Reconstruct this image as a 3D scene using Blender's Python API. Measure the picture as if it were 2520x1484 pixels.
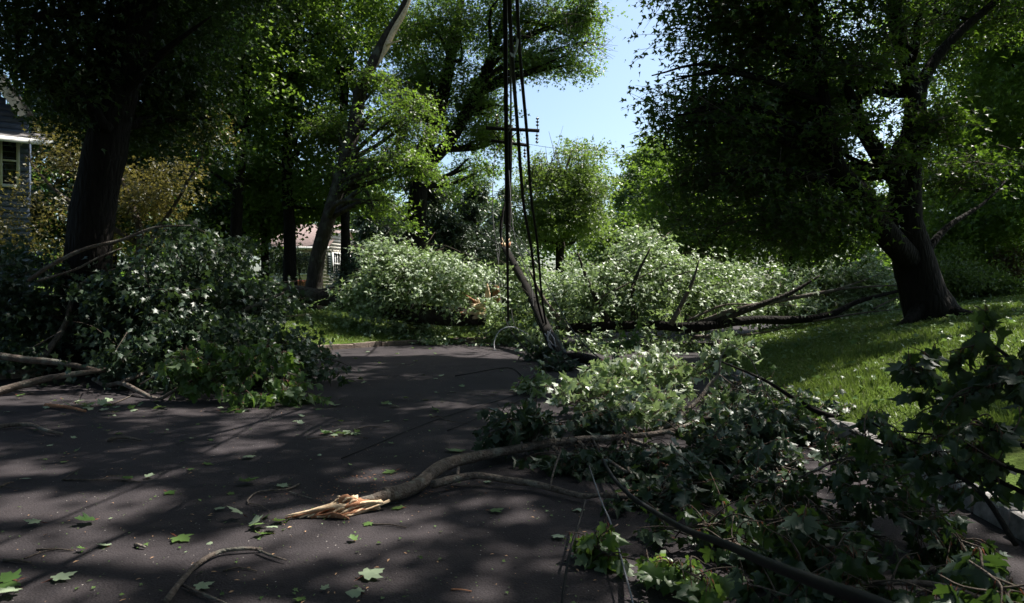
import bpy, bmesh, math, random
import numpy as np
from mathutils import Vector, Matrix

for o in list(bpy.data.objects):
    bpy.data.objects.remove(o)
SC = bpy.context.scene
COL = SC.collection
PI = math.pi
rng = np.random.default_rng(7)
random.seed(7)

# ------------------------------------------------------------------ camera, sky, sun, exposure
CAMZ = 1.6
PITCH = math.radians(-0.75)
camd = bpy.data.cameras.new("camera"); cam = bpy.data.objects.new("camera", camd); COL.objects.link(cam)
cam.location = (0, 0, CAMZ); cam.rotation_euler = (PI / 2 + PITCH, 0, 0)
camd.lens = 24; camd.sensor_width = 36; camd.clip_start = 0.05; camd.clip_end = 1500
camd.dof.use_dof = True; camd.dof.focus_distance = 9.0; camd.dof.aperture_fstop = 5.6
SC.camera = cam

ELEV = math.radians(57); AZ = math.radians(62)      # azimuth clockwise from the view direction: sun to the right, a little ahead
S = np.array([math.cos(ELEV) * math.sin(AZ), math.cos(ELEV) * math.cos(AZ), math.sin(ELEV)])
w = bpy.data.worlds.new("World"); SC.world = w; w.use_nodes = True
nt = w.node_tree; bg = nt.nodes["Background"]
sky = nt.nodes.new("ShaderNodeTexSky"); sky.sky_type = 'NISHITA'; sky.sun_disc = False
sky.sun_elevation = ELEV; sky.sun_rotation = AZ
sky.air_density = 1.0; sky.dust_density = 2.6; sky.ozone_density = 1.0; sky.altitude = 50
tint = nt.nodes.new("ShaderNodeMix"); tint.data_type = 'RGBA'; tint.blend_type = 'MULTIPLY'; tint.inputs[0].default_value = 1
tint.inputs[7].default_value = (.94, 1.02, 1.03, 1); nt.links.new(sky.outputs[0], tint.inputs[6]); nt.links.new(tint.outputs[2], bg.inputs[0]); bg.inputs[1].default_value = 0.10
sund = bpy.data.lights.new("sun", 'SUN'); sun = bpy.data.objects.new("sun", sund); COL.objects.link(sun)
sund.energy = 5.0; sund.angle = math.radians(0.55); sund.color = (1.0, 0.95, 0.86)
sun.rotation_euler = Vector((-S[0], -S[1], -S[2])).to_track_quat('-Z', 'Y').to_euler()
SC.view_settings.view_transform = 'Standard'; SC.view_settings.look = 'None'
SC.view_settings.gamma = 1.0; SC.view_settings.use_curve_mapping = False
SC.view_settings.exposure = 1.15
SC.cycles.max_bounces = 6; SC.cycles.transparent_max_bounces = 4; SC.cycles.diffuse_bounces = 3
SC.cycles.glossy_bounces = 2; SC.cycles.transmission_bounces = 3

# ------------------------------------------------------------------ measuring helpers
F = 1679.3
def P(px, py, d):
    """the place at depth d metres that the photograph (2519 wide) shows at px,py"""
    vx, vy, vz = (px - 1259.5) / F, 1.0, (742 - py) / F
    c, s = math.cos(PITCH), math.sin(PITCH)
    y, z = vy * c - vz * s, vy * s + vz * c
    k = d / y
    return np.array([vx * k, d, CAMZ + z * k])
def G(px, py, z=0.0):
    p1 = P(px, py, 1.0)
    d = (z - CAMZ) / (p1[2] - CAMZ)
    return P(px, py, d)
RK = np.array([(-20, 2.9), (0, 3.0), (4.5, 3.3), (8.0, 3.65), (12.8, 4.15), (16, 4.9), (20, 6.3), (25, 9), (30, 13), (40, 24), (60, 50), (90, 95)])
LK = np.array([(-90, -40), (-30, -2), (-14, 7.6), (-9.4, 12.5), (-6.6, 16.8), (-5, 19.2), (-3.2, 21), (0, 23), (5, 28), (12, 38), (40, 70), (90, 120)])
def rkx(y): return np.interp(y, RK[:, 0], RK[:, 1])
def lky(x): return np.interp(x, LK[:, 0], LK[:, 1])
def ground_z(x, y):
    x = np.asarray(x, float); y = np.asarray(y, float)
    dr = x - rkx(y); dl = (y - lky(x)) * 0.62
    z = np.zeros(np.broadcast(x, y).shape)
    bump = 0.04 * np.sin(x * 0.9 + 1.3) * np.sin(y * 0.7) + 0.02 * np.sin(x * 2.3 + y * 1.7)
    zr = 0.13 + 1.9 * (1 - np.exp(-np.maximum(dr, 0) * 0.26 / 1.9)) + bump * np.clip(dr, 0, 1)
    zl = 0.13 + 2.4 * (1 - np.exp(-np.maximum(dl, 0) * 0.13 / 2.4)) + bump * np.clip(dl, 0, 1)
    z = np.where(dr > 0, zr, z); z = np.where((dl > 0) & (dr <= 0), zl, z)
    return z

class Noise2:
    def __init__(self, seed):
        self.g = np.random.default_rng(seed).random((128, 128))
    def __call__(self, x, y):
        x = np.asarray(x, float); y = np.asarray(y, float)
        xi = np.floor(x).astype(int); yi = np.floor(y).astype(int)
        fx = x - xi; fy = y - yi; fx = fx * fx * (3 - 2 * fx); fy = fy * fy * (3 - 2 * fy)
        g = self.g
        a = g[xi % 128, yi % 128]; b = g[(xi + 1) % 128, yi % 128]; c = g[xi % 128, (yi + 1) % 128]; d = g[(xi + 1) % 128, (yi + 1) % 128]
        return (a * (1 - fx) + b * fx) * (1 - fy) + (c * (1 - fx) + d * fx) * fy
N1 = Noise2(3); N2 = Noise2(11)

# ------------------------------------------------------------------ object helpers
def tag(o, label=None, cat=None, group=None, kind=None):
    if label: o["label"] = label
    if cat: o["category"] = cat
    if group: o["group"] = group
    if kind: o["kind"] = kind
    return o
def empty(name, loc, label, cat, group=None):
    o = bpy.data.objects.new(name, None); COL.objects.link(o); o.location = [float(v) for v in loc]
    o.empty_display_size = 0.2
    return tag(o, label, cat, group)
def link(name, me, parent=None, loc=None):
    o = bpy.data.objects.new(name, me); COL.objects.link(o)
    if parent is not None:
        o.parent = parent
        if loc is None: o.location = -parent.location
        else: o.location = Vector([float(v) for v in loc]) - parent.location
    elif loc is not None:
        o.location = [float(v) for v in loc]
    return o
def mk(name, V, tris=None, quads=None, mats=(), tmi=None, qmi=None, smooth=False):
    V = np.asarray(V, np.float32).reshape(-1, 3)
    tris = np.zeros((0, 3), np.int32) if tris is None else np.asarray(tris, np.int32).reshape(-1, 3)
    quads = np.zeros((0, 4), np.int32) if quads is None else np.asarray(quads, np.int32).reshape(-1, 4)
    me = bpy.data.meshes.new(name)
    nf = len(tris) + len(quads)
    me.vertices.add(len(V)); me.vertices.foreach_set("co", V.ravel())
    me.loops.add(tris.size + quads.size)
    me.loops.foreach_set("vertex_index", np.concatenate([tris.ravel(), quads.ravel()]))
    me.polygons.add(nf)
    lt = np.concatenate([np.full(len(tris), 3), np.full(len(quads), 4)]).astype(np.int32)
    ls = np.concatenate([[0], np.cumsum(lt)[:-1]]).astype(np.int32) if nf else np.zeros(0, np.int32)
    me.polygons.foreach_set("loop_start", ls)
    for m in mats: me.materials.append(m)
    if tmi is not None or qmi is not None:
        mi = np.concatenate([tmi if tmi is not None else np.zeros(len(tris)), qmi if qmi is not None else np.zeros(len(quads))]).astype(np.int32)
        me.polygons.foreach_set("material_index", mi)
    if smooth: me.polygons.foreach_set("use_smooth", np.ones(nf, bool))
    me.update(calc_edges=True)
    return me
def crom(pts, per=5):
    pts = np.asarray(pts, float)
    if len(pts) < 3: 
        return np.array([pts[0] + (pts[-1] - pts[0]) * t for t in np.linspace(0, 1, per + 1)])
    q = np.vstack([2 * pts[0] - pts[1], pts, 2 * pts[-1] - pts[-2]]); out = []
    for i in range(1, len(q) - 2):
        for k in range(per):
            t = k / per
            out.append(0.5 * ((2 * q[i]) + (-q[i-1] + q[i+1]) * t + (2*q[i-1] - 5*q[i] + 4*q[i+1] - q[i+2]) * t*t + (-q[i-1] + 3*q[i] - 3*q[i+1] + q[i+2]) * t**3))
    out.append(q[-2])
    return np.array(out)
def tube_arrays(pts, rad, sides=8, per=5, rough=0.0, flare=0.0, seed=0):
    """pts with radii -> verts, quads, tris (capped)"""
    pr = np.column_stack([np.asarray(pts, float), np.asarray(rad, float)])
    c = crom(pr, per); p = c[:, :3]; r = np.maximum(c[:, 3], 0.0008)
    T = np.gradient(p, axis=0); T /= np.linalg.norm(T, axis=1)[:, None] + 1e-9
    up = np.array([0, 0, 1.0]) if abs(T[0][2]) < 0.9 else np.array([1.0, 0, 0])
    u = np.cross(up, T[0]); u /= np.linalg.norm(u)
    ang = np.arange(sides) * 2 * PI / sides; V = []
    lr = np.random.default_rng(seed + 5); ph = lr.random(4) * 6
    ln = np.concatenate([[0], np.cumsum(np.linalg.norm(np.diff(p, axis=0), axis=1))])
    for i in range(len(p)):
        u = u - T[i] * np.dot(u, T[i]); u /= np.linalg.norm(u) + 1e-9
        v = np.cross(T[i], u)
        rr = np.full(sides, r[i])
        if rough:
            rr = rr * (1 + rough * (np.sin(ang * 3 + ph[0] + ln[i] * .8) * .5 + np.sin(ang * 5 + ph[1] - ln[i] * 1.7) * .35 + np.sin(ln[i] * 5 + ph[2]) * .3 + lr.normal(0, .25, sides)))
        if flare:
            rr = rr * (1 + flare * math.exp(-ln[i] / (2.2 * r[0])) * (1 + .45 * np.sin(ang * 5 + ph[3])))
        V.append(p[i] + np.outer(np.cos(ang) * rr, u) + np.outer(np.sin(ang) * rr, v))
    V = np.vstack(V); n = len(p)
    a = np.arange(n - 1)[:, None] * sides; b = np.arange(sides)[None, :]; b2 = (b + 1) % sides
    Q = np.stack([a + b, a + b2, a + sides + b2, a + sides + b], -1).reshape(-1, 4)
    V = np.vstack([V, p[0], p[-1]]); c0 = len(V) - 2; c1 = c0 + 1; k = np.arange(sides); k2 = (k + 1) % sides
    Tt = np.vstack([np.column_stack([np.full(sides, c0), k2, k]), np.column_stack([np.full(sides, c1), (n-1)*sides + k, (n-1)*sides + k2])])
    return V, Q, Tt
class Acc:
    def __init__(s): s.V = []; s.Q = []; s.T = []; s.n = 0
    def add(s, V, Q=None, T=None):
        if Q is not None and len(Q): s.Q.append(np.asarray(Q) + s.n)
        if T is not None and len(T): s.T.append(np.asarray(T) + s.n)
        s.V.append(V); s.n += len(V)
    def tube(s, pts, rad, **k):
        V, Q, T = tube_arrays(pts, rad, **k); s.add(V, Q, T); return s
    def box(s, c, sx, sy, sz, rot=None):
        v = np.array([(x, y, z) for x in (-.5, .5) for y in (-.5, .5) for z in (-.5, .5)]) * (sx, sy, sz)
        if rot is not None: v = v @ np.array(rot).T
        s.add(v + np.asarray(c), [(0, 1, 3, 2), (4, 6, 7, 5), (0, 4, 5, 1), (2, 3, 7, 6), (0, 2, 6, 4), (1, 5, 7, 3)]); return s
    def build(s, name, mat, parent=None, smooth=True, kind=None, loc=None):
        me = mk(name, np.vstack(s.V), np.vstack(s.T) if s.T else None, np.vstack(s.Q) if s.Q else None, [mat] if not isinstance(mat, (list, tuple)) else mat, smooth=smooth)
        o = link(name, me, parent, loc)
        if kind: o["kind"] = kind
        return o
def tube(name, pts, rad, mat, parent=None, **k):
    return Acc().tube(pts, rad, **k).build(name, mat, parent)

# ------------------------------------------------------------------ materials
def new_mat(name):
    m = bpy.data.materials.new(name); m.use_nodes = True
    nt = m.node_tree; b = nt.nodes["Principled BSDF"]
    return m, nt, b
def L(nt, a, b): nt.links.new(a, b)
def N(nt, t, **k):
    n = nt.nodes.new(t)
    for kk, v in k.items():
        if kk in n.inputs: n.inputs[kk].default_value = v
        else: setattr(n, kk, v)
    return n
def ramp(nt, fac, stops):
    r = nt.nodes.new("ShaderNodeValToRGB"); e = r.color_ramp.elements
    while len(e) < len(stops): e.new(0.5)
    for el, (p, c) in zip(e, stops): el.position = p; el.color = (*c, 1)
    L(nt, fac, r.inputs[0]); return r.outputs[0]
def noise(nt, scale, detail=4, rough=.6, vec=None, dist=0):
    n = N(nt, "ShaderNodeTexNoise"); n.inputs["Scale"].default_value = scale; n.inputs["Detail"].default_value = detail
    n.inputs["Roughness"].default_value = rough; n.inputs["Distortion"].default_value = dist
    if vec is not None: L(nt, vec, n.inputs["Vector"])
    return n.outputs[0]
def bump(nt, b, h, strength=.4, dist=.02):
    n = N(nt, "ShaderNodeBump"); n.inputs["Strength"].default_value = strength; n.inputs["Distance"].default_value = dist
    L(nt, h, n.inputs["Height"]); L(nt, n.outputs[0], b.inputs["Normal"])
def leaf_mat(name, cols, back, trans=.35, tcol=None, rough=.42, spec=.45):
    m, nt, b = new_mat(name)
    geo = N(nt, "ShaderNodeNewGeometry"); oi = N(nt, "ShaderNodeObjectInfo")
    a = N(nt, "ShaderNodeMath", operation='ADD'); L(nt, geo.outputs["Random Per Island"], a.inputs[0]); L(nt, oi.outputs["Random"], a.inputs[1])
    f = N(nt, "ShaderNodeMath", operation='FRACT'); L(nt, a.outputs[0], f.inputs[0])
    fr = ramp(nt, f.outputs[0], [(i / (len(cols) - 1), c) for i, c in enumerate(cols)])
    big = noise(nt, .6, 2, vec=geo.outputs["Position"])
    hs = N(nt, "ShaderNodeHueSaturation"); L(nt, fr, hs.inputs["Color"])
    mr = N(nt, "ShaderNodeMapRange"); mr.inputs["From Min"].default_value = .3; mr.inputs["From Max"].default_value = .7
    mr.inputs["To Min"].default_value = .75; mr.inputs["To Max"].default_value = 1.3
    L(nt, big, mr.inputs[0]); L(nt, mr.outputs[0], hs.inputs["Value"])
    mx = N(nt, "ShaderNodeMix", data_type='RGBA'); L(nt, geo.outputs["Backfacing"], mx.inputs["Factor"])
    L(nt, hs.outputs[0], mx.inputs[6]); mx.inputs[7].default_value = (*back, 1)
    L(nt, mx.outputs[2], b.inputs["Base Color"]); b.inputs["Roughness"].default_value = rough
    b.inputs["Specular IOR Level"].default_value = spec
    tr = N(nt, "ShaderNodeBsdfTranslucent")
    if tcol: tr.inputs[0].default_value = (*tcol, 1)
    else: L(nt, hs.outputs[0], tr.inputs[0])
    ms = N(nt, "ShaderNodeMixShader"); ms.inputs[0].default_value = trans
    L(nt, b.outputs[0], ms.inputs[1]); L(nt, tr.outputs[0], ms.inputs[2])
    L(nt, ms.outputs[0], nt.nodes["Material Output"].inputs[0])
    return m
def bark_mat(name, c1, c2, c3=None, scale=9.0, lichen=0.0, bstr=1.0, zs=.25):
    m, nt, b = new_mat(name)
    tc = N(nt, "ShaderNodeTexCoord"); mp = N(nt, "ShaderNodeMapping"); mp.inputs["Scale"].default_value = (1, 1, zs)
    L(nt, tc.outputs["Object"], mp.inputs[0])
    n1 = noise(nt, scale, 8, .7, mp.outputs[0], .4); n2 = noise(nt, scale * .25, 3, .5, tc.outputs["Object"])
    vo = N(nt, "ShaderNodeTexVoronoi", feature='DISTANCE_TO_EDGE'); vo.inputs["Scale"].default_value = scale * 1.5; L(nt, mp.outputs[0], vo.inputs["Vector"])
    col = ramp(nt, n1, [(.3, c1), (.65, c2)])
    if lichen:
        mk_ = ramp(nt, n2, [(.52, (0, 0, 0)), (.66, (1, 1, 1))])
        mx = N(nt, "ShaderNodeMix", data_type='RGBA'); L(nt, mk_, mx.inputs["Factor"]); L(nt, col, mx.inputs[6]); mx.inputs[7].default_value = (*(c3 or c2), 1)
        col = mx.outputs[2]
    L(nt, col, b.inputs["Base Color"]); b.inputs["Roughness"].default_value = .9; b.inputs["Specular IOR Level"].default_value = .15
    ad = N(nt, "ShaderNodeMath", operation='MULTIPLY'); L(nt, vo.outputs[0], ad.inputs[0]); L(nt, n1, ad.inputs[1])
    bump(nt, b, ad.outputs[0], bstr, .10)
    return m
def plain(name, c, rough=.6, metal=0, var=.25, scale=6, bstr=0, spec=.4):
    m, nt, b = new_mat(name)
    tc = N(nt, "ShaderNodeTexCoord"); n = noise(nt, scale, 5, .6, tc.outputs["Object"])
    L(nt, ramp(nt, n, [(.3, tuple(x * (1 - var) for x in c)), (.7, tuple(min(1, x * (1 + var)) for x in c))]), b.inputs["Base Color"])
    b.inputs["Roughness"].default_value = rough; b.inputs["Metallic"].default_value = metal; b.inputs["Specular IOR Level"].default_value = spec
    if bstr: bump(nt, b, n, bstr, .02)
    return m
M = {}
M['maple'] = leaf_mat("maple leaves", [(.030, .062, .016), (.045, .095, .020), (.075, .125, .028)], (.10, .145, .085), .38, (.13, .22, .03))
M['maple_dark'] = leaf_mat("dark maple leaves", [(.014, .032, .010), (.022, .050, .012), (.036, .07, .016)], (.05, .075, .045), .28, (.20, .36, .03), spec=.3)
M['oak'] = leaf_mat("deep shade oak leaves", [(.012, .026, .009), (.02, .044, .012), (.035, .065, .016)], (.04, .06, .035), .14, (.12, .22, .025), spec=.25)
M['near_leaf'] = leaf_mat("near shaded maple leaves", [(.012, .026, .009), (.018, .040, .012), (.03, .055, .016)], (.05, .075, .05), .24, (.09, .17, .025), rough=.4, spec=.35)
M['wood_tree'] = leaf_mat("woodland leaves", [(.030, .060, .014), (.050, .095, .018), (.085, .13, .03)], (.09, .13, .06), .36, (.24, .40, .04))
M['far_tree'] = leaf_mat("far leaves", [(.035, .065, .02), (.06, .10, .025), (.10, .13, .04)], (.12, .16, .07), .36, (.22, .34, .05))
M['fallen'] = leaf_mat("silver maple leaves", [(.04, .075, .022), (.07, .12, .032), (.13, .19, .07)], (.42, .50, .36), .34, (.28, .40, .13), rough=.42, spec=.45)
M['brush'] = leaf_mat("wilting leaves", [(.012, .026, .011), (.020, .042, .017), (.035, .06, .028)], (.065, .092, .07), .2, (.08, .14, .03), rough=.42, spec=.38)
M['road_leaf'] = leaf_mat("torn green leaf", [(.04, .09, .02), (.08, .15, .035), (.14, .22, .07)], (.34, .42, .28), .3, (.16, .26, .05), spec=.5)
M['orange'] = leaf_mat("bronze japanese maple leaves", [(.035, .036, .012), (.055, .048, .014), (.045, .06, .018)], (.14, .11, .03), .34, (.24, .21, .05))
M['pine'] = leaf_mat("pine needles", [(.03, .055, .03), (.045, .075, .045), (.07, .10, .065)], (.05, .08, .05), .15, (.08, .12, .05))
M['rust'] = leaf_mat("rust brown dead leaves", [(.07, .04, .03), (.10, .07, .045), (.05, .06, .025)], (.10, .07, .05), .25, (.15, .08, .03))
M['grass'] = leaf_mat("grass blades", [(.07, .11, .02), (.12, .17, .035), (.22, .24, .08)], (.12, .16, .04), .3, (.20, .30, .05), rough=.5)
M['bark'] = bark_mat("grey bark", (.016, .013, .010), (.055, .046, .040), (.085, .09, .07), 9, .6)
M['bark_dark'] = bark_mat("dark bark", (.005, .004, .0035), (.018, .015, .013), scale=7)
M['bark_limb'] = bark_mat("smooth limb bark", (.06, .045, .038), (.17, .14, .12), (.19, .185, .16), 22, .7, .5, zs=1)
M['twig'] = bark_mat("twig bark", (.035, .027, .022), (.11, .09, .075), scale=20, bstr=.3)
M['torn'] = bark_mat("torn pale wood", (.42, .27, .16), (.80, .64, .45), scale=14, bstr=.2, zs=1)
M['torn_red'] = bark_mat("torn inner bark", (.22, .09, .05), (.42, .22, .13), scale=14, bstr=.2, zs=1)
M['pole'] = bark_mat("weathered pole wood", (.006, .005, .0045), (.016, .013, .011), scale=20, bstr=.4)
M['black'] = plain("black cable sheath", (.005, .005, .006), .6, 0, .2, 30, spec=.2)
M['steel'] = plain("bare steel strand", (.22, .22, .24), .45, .6, .2, 60)
M['alum'] = plain("pale aluminium wire", (.62, .62, .62), .45, .3, .1, 60)
M['conduit'] = plain("grey plastic conduit", (.50, .55, .60), .45, 0, .12, 8)
M['insul'] = plain("brown porcelain", (.06, .035, .025), .25, 0, .2, 8)
M['white'] = plain("white paint", (.74, .74, .72), .55, 0, .07, 5)
M['cream'] = plain("cream siding", (.70, .65, .56), .6, 0, .07, 5)
M['bluegrey'] = plain("blue grey siding", (.075, .10, .15), .6, 0, .15, 5)
M['taupe'] = plain("taupe stucco", (.20, .165, .14), .8, 0, .12, 3)
M['dgreen'] = plain("dark green shutter paint", (.02, .035, .03), .5, 0, .1, 5)
M['rooftan'] = plain("weathered rose brown shingles", (.24, .175, .16), .9, 0, .3, 12, .3)
M['roofgrey'] = plain("grey shingles", (.14, .13, .13), .9, 0, .3, 12, .3)
M['glass'] = plain("dark window glass", (.02, .025, .03), .08, 0, .1, 2, spec=.8)
M['brick'] = plain("red brick", (.26, .07, .045), .85, 0, .3, 18, .3)
M['granite'] = plain("pale granite kerb", (.25, .235, .23), .85, 0, .45, 14, .8)
M['granite_brown'] = plain("brown granite kerb", (.20, .155, .13), .85, 0, .35, 22, .5)
M['cone'] = plain("chip wood", (.5, .30, .17), .8, 0, .3, 30)

def asphalt():
    m, nt, b = new_mat("asphalt")
    g = N(nt, "ShaderNodeNewGeometry"); pos = g.outputs["Position"]
    n1 = noise(nt, .35, 5, .6, pos); n2 = noise(nt, 90, 3, .6, pos)
    base = ramp(nt, n1, [(.3, (.033, .0285, .031)), (.7, (.050, .043, .047))])
    fine = ramp(nt, n2, [(.25, (.55, .55, .55)), (.75, (1.35, 1.35, 1.35))])
    mu = N(nt, "ShaderNodeMix", data_type='RGBA', blend_type='MULTIPLY'); mu.inputs[0].default_value = 1; L(nt, base, mu.inputs[6]); L(nt, fine, mu.inputs[7])
    v = N(nt, "ShaderNodeTexVoronoi"); v.inputs["Scale"].default_value = 26; L(nt, pos, v.inputs["Vector"])
    v2 = N(nt, "ShaderNodeSeparateColor"); L(nt, v.outputs["Color"], v2.inputs[0])
    th = N(nt, "ShaderNodeMath", operation='MULTIPLY'); L(nt, v2.outputs[0], th.inputs[0]); th.inputs[1].default_value = .12
    lt = N(nt, "ShaderNodeMath", operation='LESS_THAN'); L(nt, v.outputs["Distance"], lt.inputs[0]); L(nt, th.outputs[0], lt.inputs[1])
    g3 = N(nt, "ShaderNodeMath", operation='GREATER_THAN'); L(nt, v2.outputs[1], g3.inputs[0]); g3.inputs[1].default_value = .6
    mm = N(nt, "ShaderNodeMath", operation='MULTIPLY'); L(nt, lt.outputs[0], mm.inputs[0]); L(nt, g3.outputs[0], mm.inputs[1])
    mx = N(nt, "ShaderNodeMix", data_type='RGBA'); L(nt, mm.outputs[0], mx.inputs["Factor"]); L(nt, mu.outputs[2], mx.inputs[6]); mx.inputs[7].default_value = (.38, .35, .33, 1)
    st = noise(nt, 1.3, 6, .7, pos, 1.2); st2 = ramp(nt, st, [(.32, (.72, .72, .74)), (.5, (1, 1, 1)), (.72, (1.22, 1.19, 1.16))])
    m3 = N(nt, "ShaderNodeMix", data_type='RGBA', blend_type='MULTIPLY'); m3.inputs[0].default_value = 1; L(nt, mx.outputs[2], m3.inputs[6]); L(nt, st2, m3.inputs[7])
    L(nt, m3.outputs[2], b.inputs["Base Color"]); b.inputs["Roughness"].default_value = .9; b.inputs["Specular IOR Level"].default_value = .15
    vb = N(nt, "ShaderNodeTexVoronoi"); vb.inputs["Scale"].default_value = 70; L(nt, pos, vb.inputs["Vector"])
    ad = N(nt, "ShaderNodeMath", operation='ADD'); L(nt, vb.outputs["Distance"], ad.inputs[0]); L(nt, n2, ad.inputs[1])
    bump(nt, b, ad.outputs[0], .55, .008)
    return m
M['asphalt'] = asphalt()
def lawn_mat():
    m, nt, b = new_mat("lawn turf")
    g = N(nt, "ShaderNodeNewGeometry"); pos = g.outputs["Position"]
    n1 = noise(nt, .8, 5, .6, pos); n2 = noise(nt, 25, 4, .7, pos)
    c = ramp(nt, n1, [(.3, (.05, .085, .014)), (.55, (.08, .12, .022)), (.75, (.13, .14, .05))])
    f = ramp(nt, n2, [(.25, (.5, .5, .5)), (.75, (1.4, 1.4, 1.4))])
    mu = N(nt, "ShaderNodeMix", data_type='RGBA', blend_type='MULTIPLY'); mu.inputs[0].default_value = 1; L(nt, c, mu.inputs[6]); L(nt, f, mu.inputs[7])
    L(nt, mu.outputs[2], b.inputs["Base Color"]); b.inputs["Roughness"].default_value = .9; b.inputs["Specular IOR Level"].default_value = .1
    bump(nt, b, n2, .8, .04)
    return m
M['lawn'] = lawn_mat()
M['soil'] = plain("woodland soil", (.05, .045, .03), .95, 0, .3, 3)

# ------------------------------------------------------------------ ground
V = [(-700, -200, -.06), (700, -200, -.06), (700, 900, -.06), (-700, 900, -.06)]
tag(link("ground", mk("ground", V, quads=[(0, 1, 2, 3)], mats=[M['soil']])), "brown soil reaching the horizon under the trees", "ground", kind="structure")
V = [(-70, -30, 0), (80, -30, 0), (80, 110, 0), (-70, 110, 0)]
tag(link("road", mk("road", V, quads=[(0, 1, 2, 3)], mats=[M['asphalt']])), "dark asphalt road dappled with leaf shade", "road", kind="structure")
offs = np.array([0, .15, .3, .5, .75, 1, 1.4, 1.8, 2.3, 3, 3.8, 4.7, 6, 7.5, 9, 11, 14, 18, 25, 40, 70, 120])
ys = np.concatenate([np.arange(-20, 30, .4), np.arange(30, 92, 2)])
X = rkx(ys)[:, None] + .1 + offs[None, :]; Y = np.repeat(ys[:, None], len(offs), 1)
def gridmesh(name, X, Y, mat, label):
    Z = ground_z(X, Y); n, m_ = X.shape
    Vv = np.stack([X, Y, Z], -1).reshape(-1, 3); i = np.arange(n - 1)[:, None] * m_ + np.arange(m_ - 1)[None, :]; i = i.ravel()
    Q = np.stack([i, i + 1, i + m_ + 1, i + m_], -1)
    return tag(link(name, mk(name, Vv, quads=Q, mats=[mat], smooth=True)), label, "lawn", kind="structure")
gridmesh("lawn", X, Y, M['lawn'], "grass bank rising to the right of the road under the big maple")
xs = np.concatenate([np.arange(-80, -16, 2), np.arange(-16, 8, .3), np.arange(8, 90, 2)])
X = np.repeat(xs[:, None], len(offs), 1); Y = lky(xs)[:, None] + .12 + offs[None, :] * 1.5
o = gridmesh("lawn", X[::-1], Y[::-1], M['lawn'], "front lawn beyond the left kerb, sunlit in strips")

# ------------------------------------------------------------------ leaf templates
def tpl(half, center=(0, .38), fold=.22, droop=.25, pet=.0, twist=0.0):
    h = np.array(half, float); left = h[1:-1][::-1] * (-1, 1)
    ring = np.vstack([h, left]); n = len(ring)
    pts = np.vstack([[center], ring])
    x, y = pts[:, 0], pts[:, 1]
    z = fold * np.abs(x) - droop * y * y + twist * x * y
    Vv = np.column_stack([x, y + pet, z]); T = [(0, i + 1, (i + 1) % n + 1) for i in range(n)]
    mi = [0] * n
    if pet:
        k = len(Vv); Vv = np.vstack([Vv, [(-.010, 0, .08), (.010, 0, .08), (.010, pet + .02, 0), (-.010, pet + .02, 0), (0, pet * .5, .10), ]])
        T += [(k, k + 1, k + 4), (k + 1, k + 2, k + 4), (k + 2, k + 3, k + 4), (k + 3, k, k + 4)]; mi += [1] * 4
    return Vv, np.array(T), np.array(mi)
HI = [(0, 0), (.18, -.08), (.40, .0), (.31, .17), (.50, .30), (.60, .55), (.42, .50), (.24, .53), (.27, .72), (.13, .80), (0, 1.0)]
MID = [(0, 0), (.40, .0), (.27, .22), (.56, .52), (.22, .54), (0, 1.0)]
OV = [(0, 0), (.34, .35), (.25, .72), (0, 1)]
T_HI = [tpl(HI, fold=.45, droop=.5, pet=.45), tpl(HI, fold=-.40, droop=.6, pet=.5, twist=.45), tpl(HI, fold=.2, droop=.25, pet=.4, twist=-.5), tpl(HI, fold=.9, droop=.7, pet=.45), tpl([(x * .75, y) for x, y in HI], fold=.6, droop=.8, pet=.4, twist=.2)]
T_MID = [tpl(MID, fold=.25, droop=.3), tpl(MID, fold=-.25, droop=.4, twist=.3), tpl(MID, fold=.1, droop=.1, twist=-.35), tpl(MID, fold=.5, droop=.5)]
T_OV = [tpl(OV, fold=.25, droop=.25), tpl(OV, fold=.1, droop=.4, twist=.3)]
LOWV = np.array([(0, 0, 0), (.4, .5, .12), (0, 1, -.08), (-.4, .5, .12)]); T_LOW = [(LOWV, np.array([(0, 1, 2), (0, 2, 3)]), np.array([0, 0]))]
NV = np.array([(0, 0, 0), (.16, .5, .05), (0, 1, -.1), (-.16, .5, .05)]); T_NEED = [(NV, np.array([(0, 1, 2), (0, 2, 3)]), np.array([0, 0]))]
T_SP = [(np.array([(0, 0, 0), (.45, .38, .1), (.1, .45, 0), (0, 1, -.15), (-.1, .45, 0), (-.45, .38, .1)]), np.array([(0, 1, 2), (0, 2, 3), (0, 3, 4), (0, 4, 5)]), np.zeros(4, int))]

def norm(a): return a / (np.linalg.norm(a, axis=-1, keepdims=True) + 1e-9)
def frames(fwd, nrm):
    f = norm(fwd); s = norm(np.cross(f, nrm)); n = np.cross(s, f)
    return np.stack([s, f, n], -1)      # columns x,y,z
def inst(pos, R, sc, tpls, r):
    Vs, Ts, Ms = [], [], []; off = 0
    which = r.integers(0, len(tpls), len(pos))
    for k, (tv, tt, tm) in enumerate(tpls):
        idx = np.where(which == k)[0]
        if not len(idx): continue
        v = np.einsum('nij,kj->nki', R[idx], tv) * sc[idx][:, None, None] + pos[idx][:, None, :]
        t = tt[None] + (np.arange(len(idx)) * len(tv))[:, None, None] + off
        Vs.append(v.reshape(-1, 3)); Ts.append(t.reshape(-1, 3)); Ms.append(np.tile(tm, len(idx))); off += len(idx) * len(tv)
    return np.vstack(Vs), np.vstack(Ts), np.concatenate(Ms)

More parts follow.
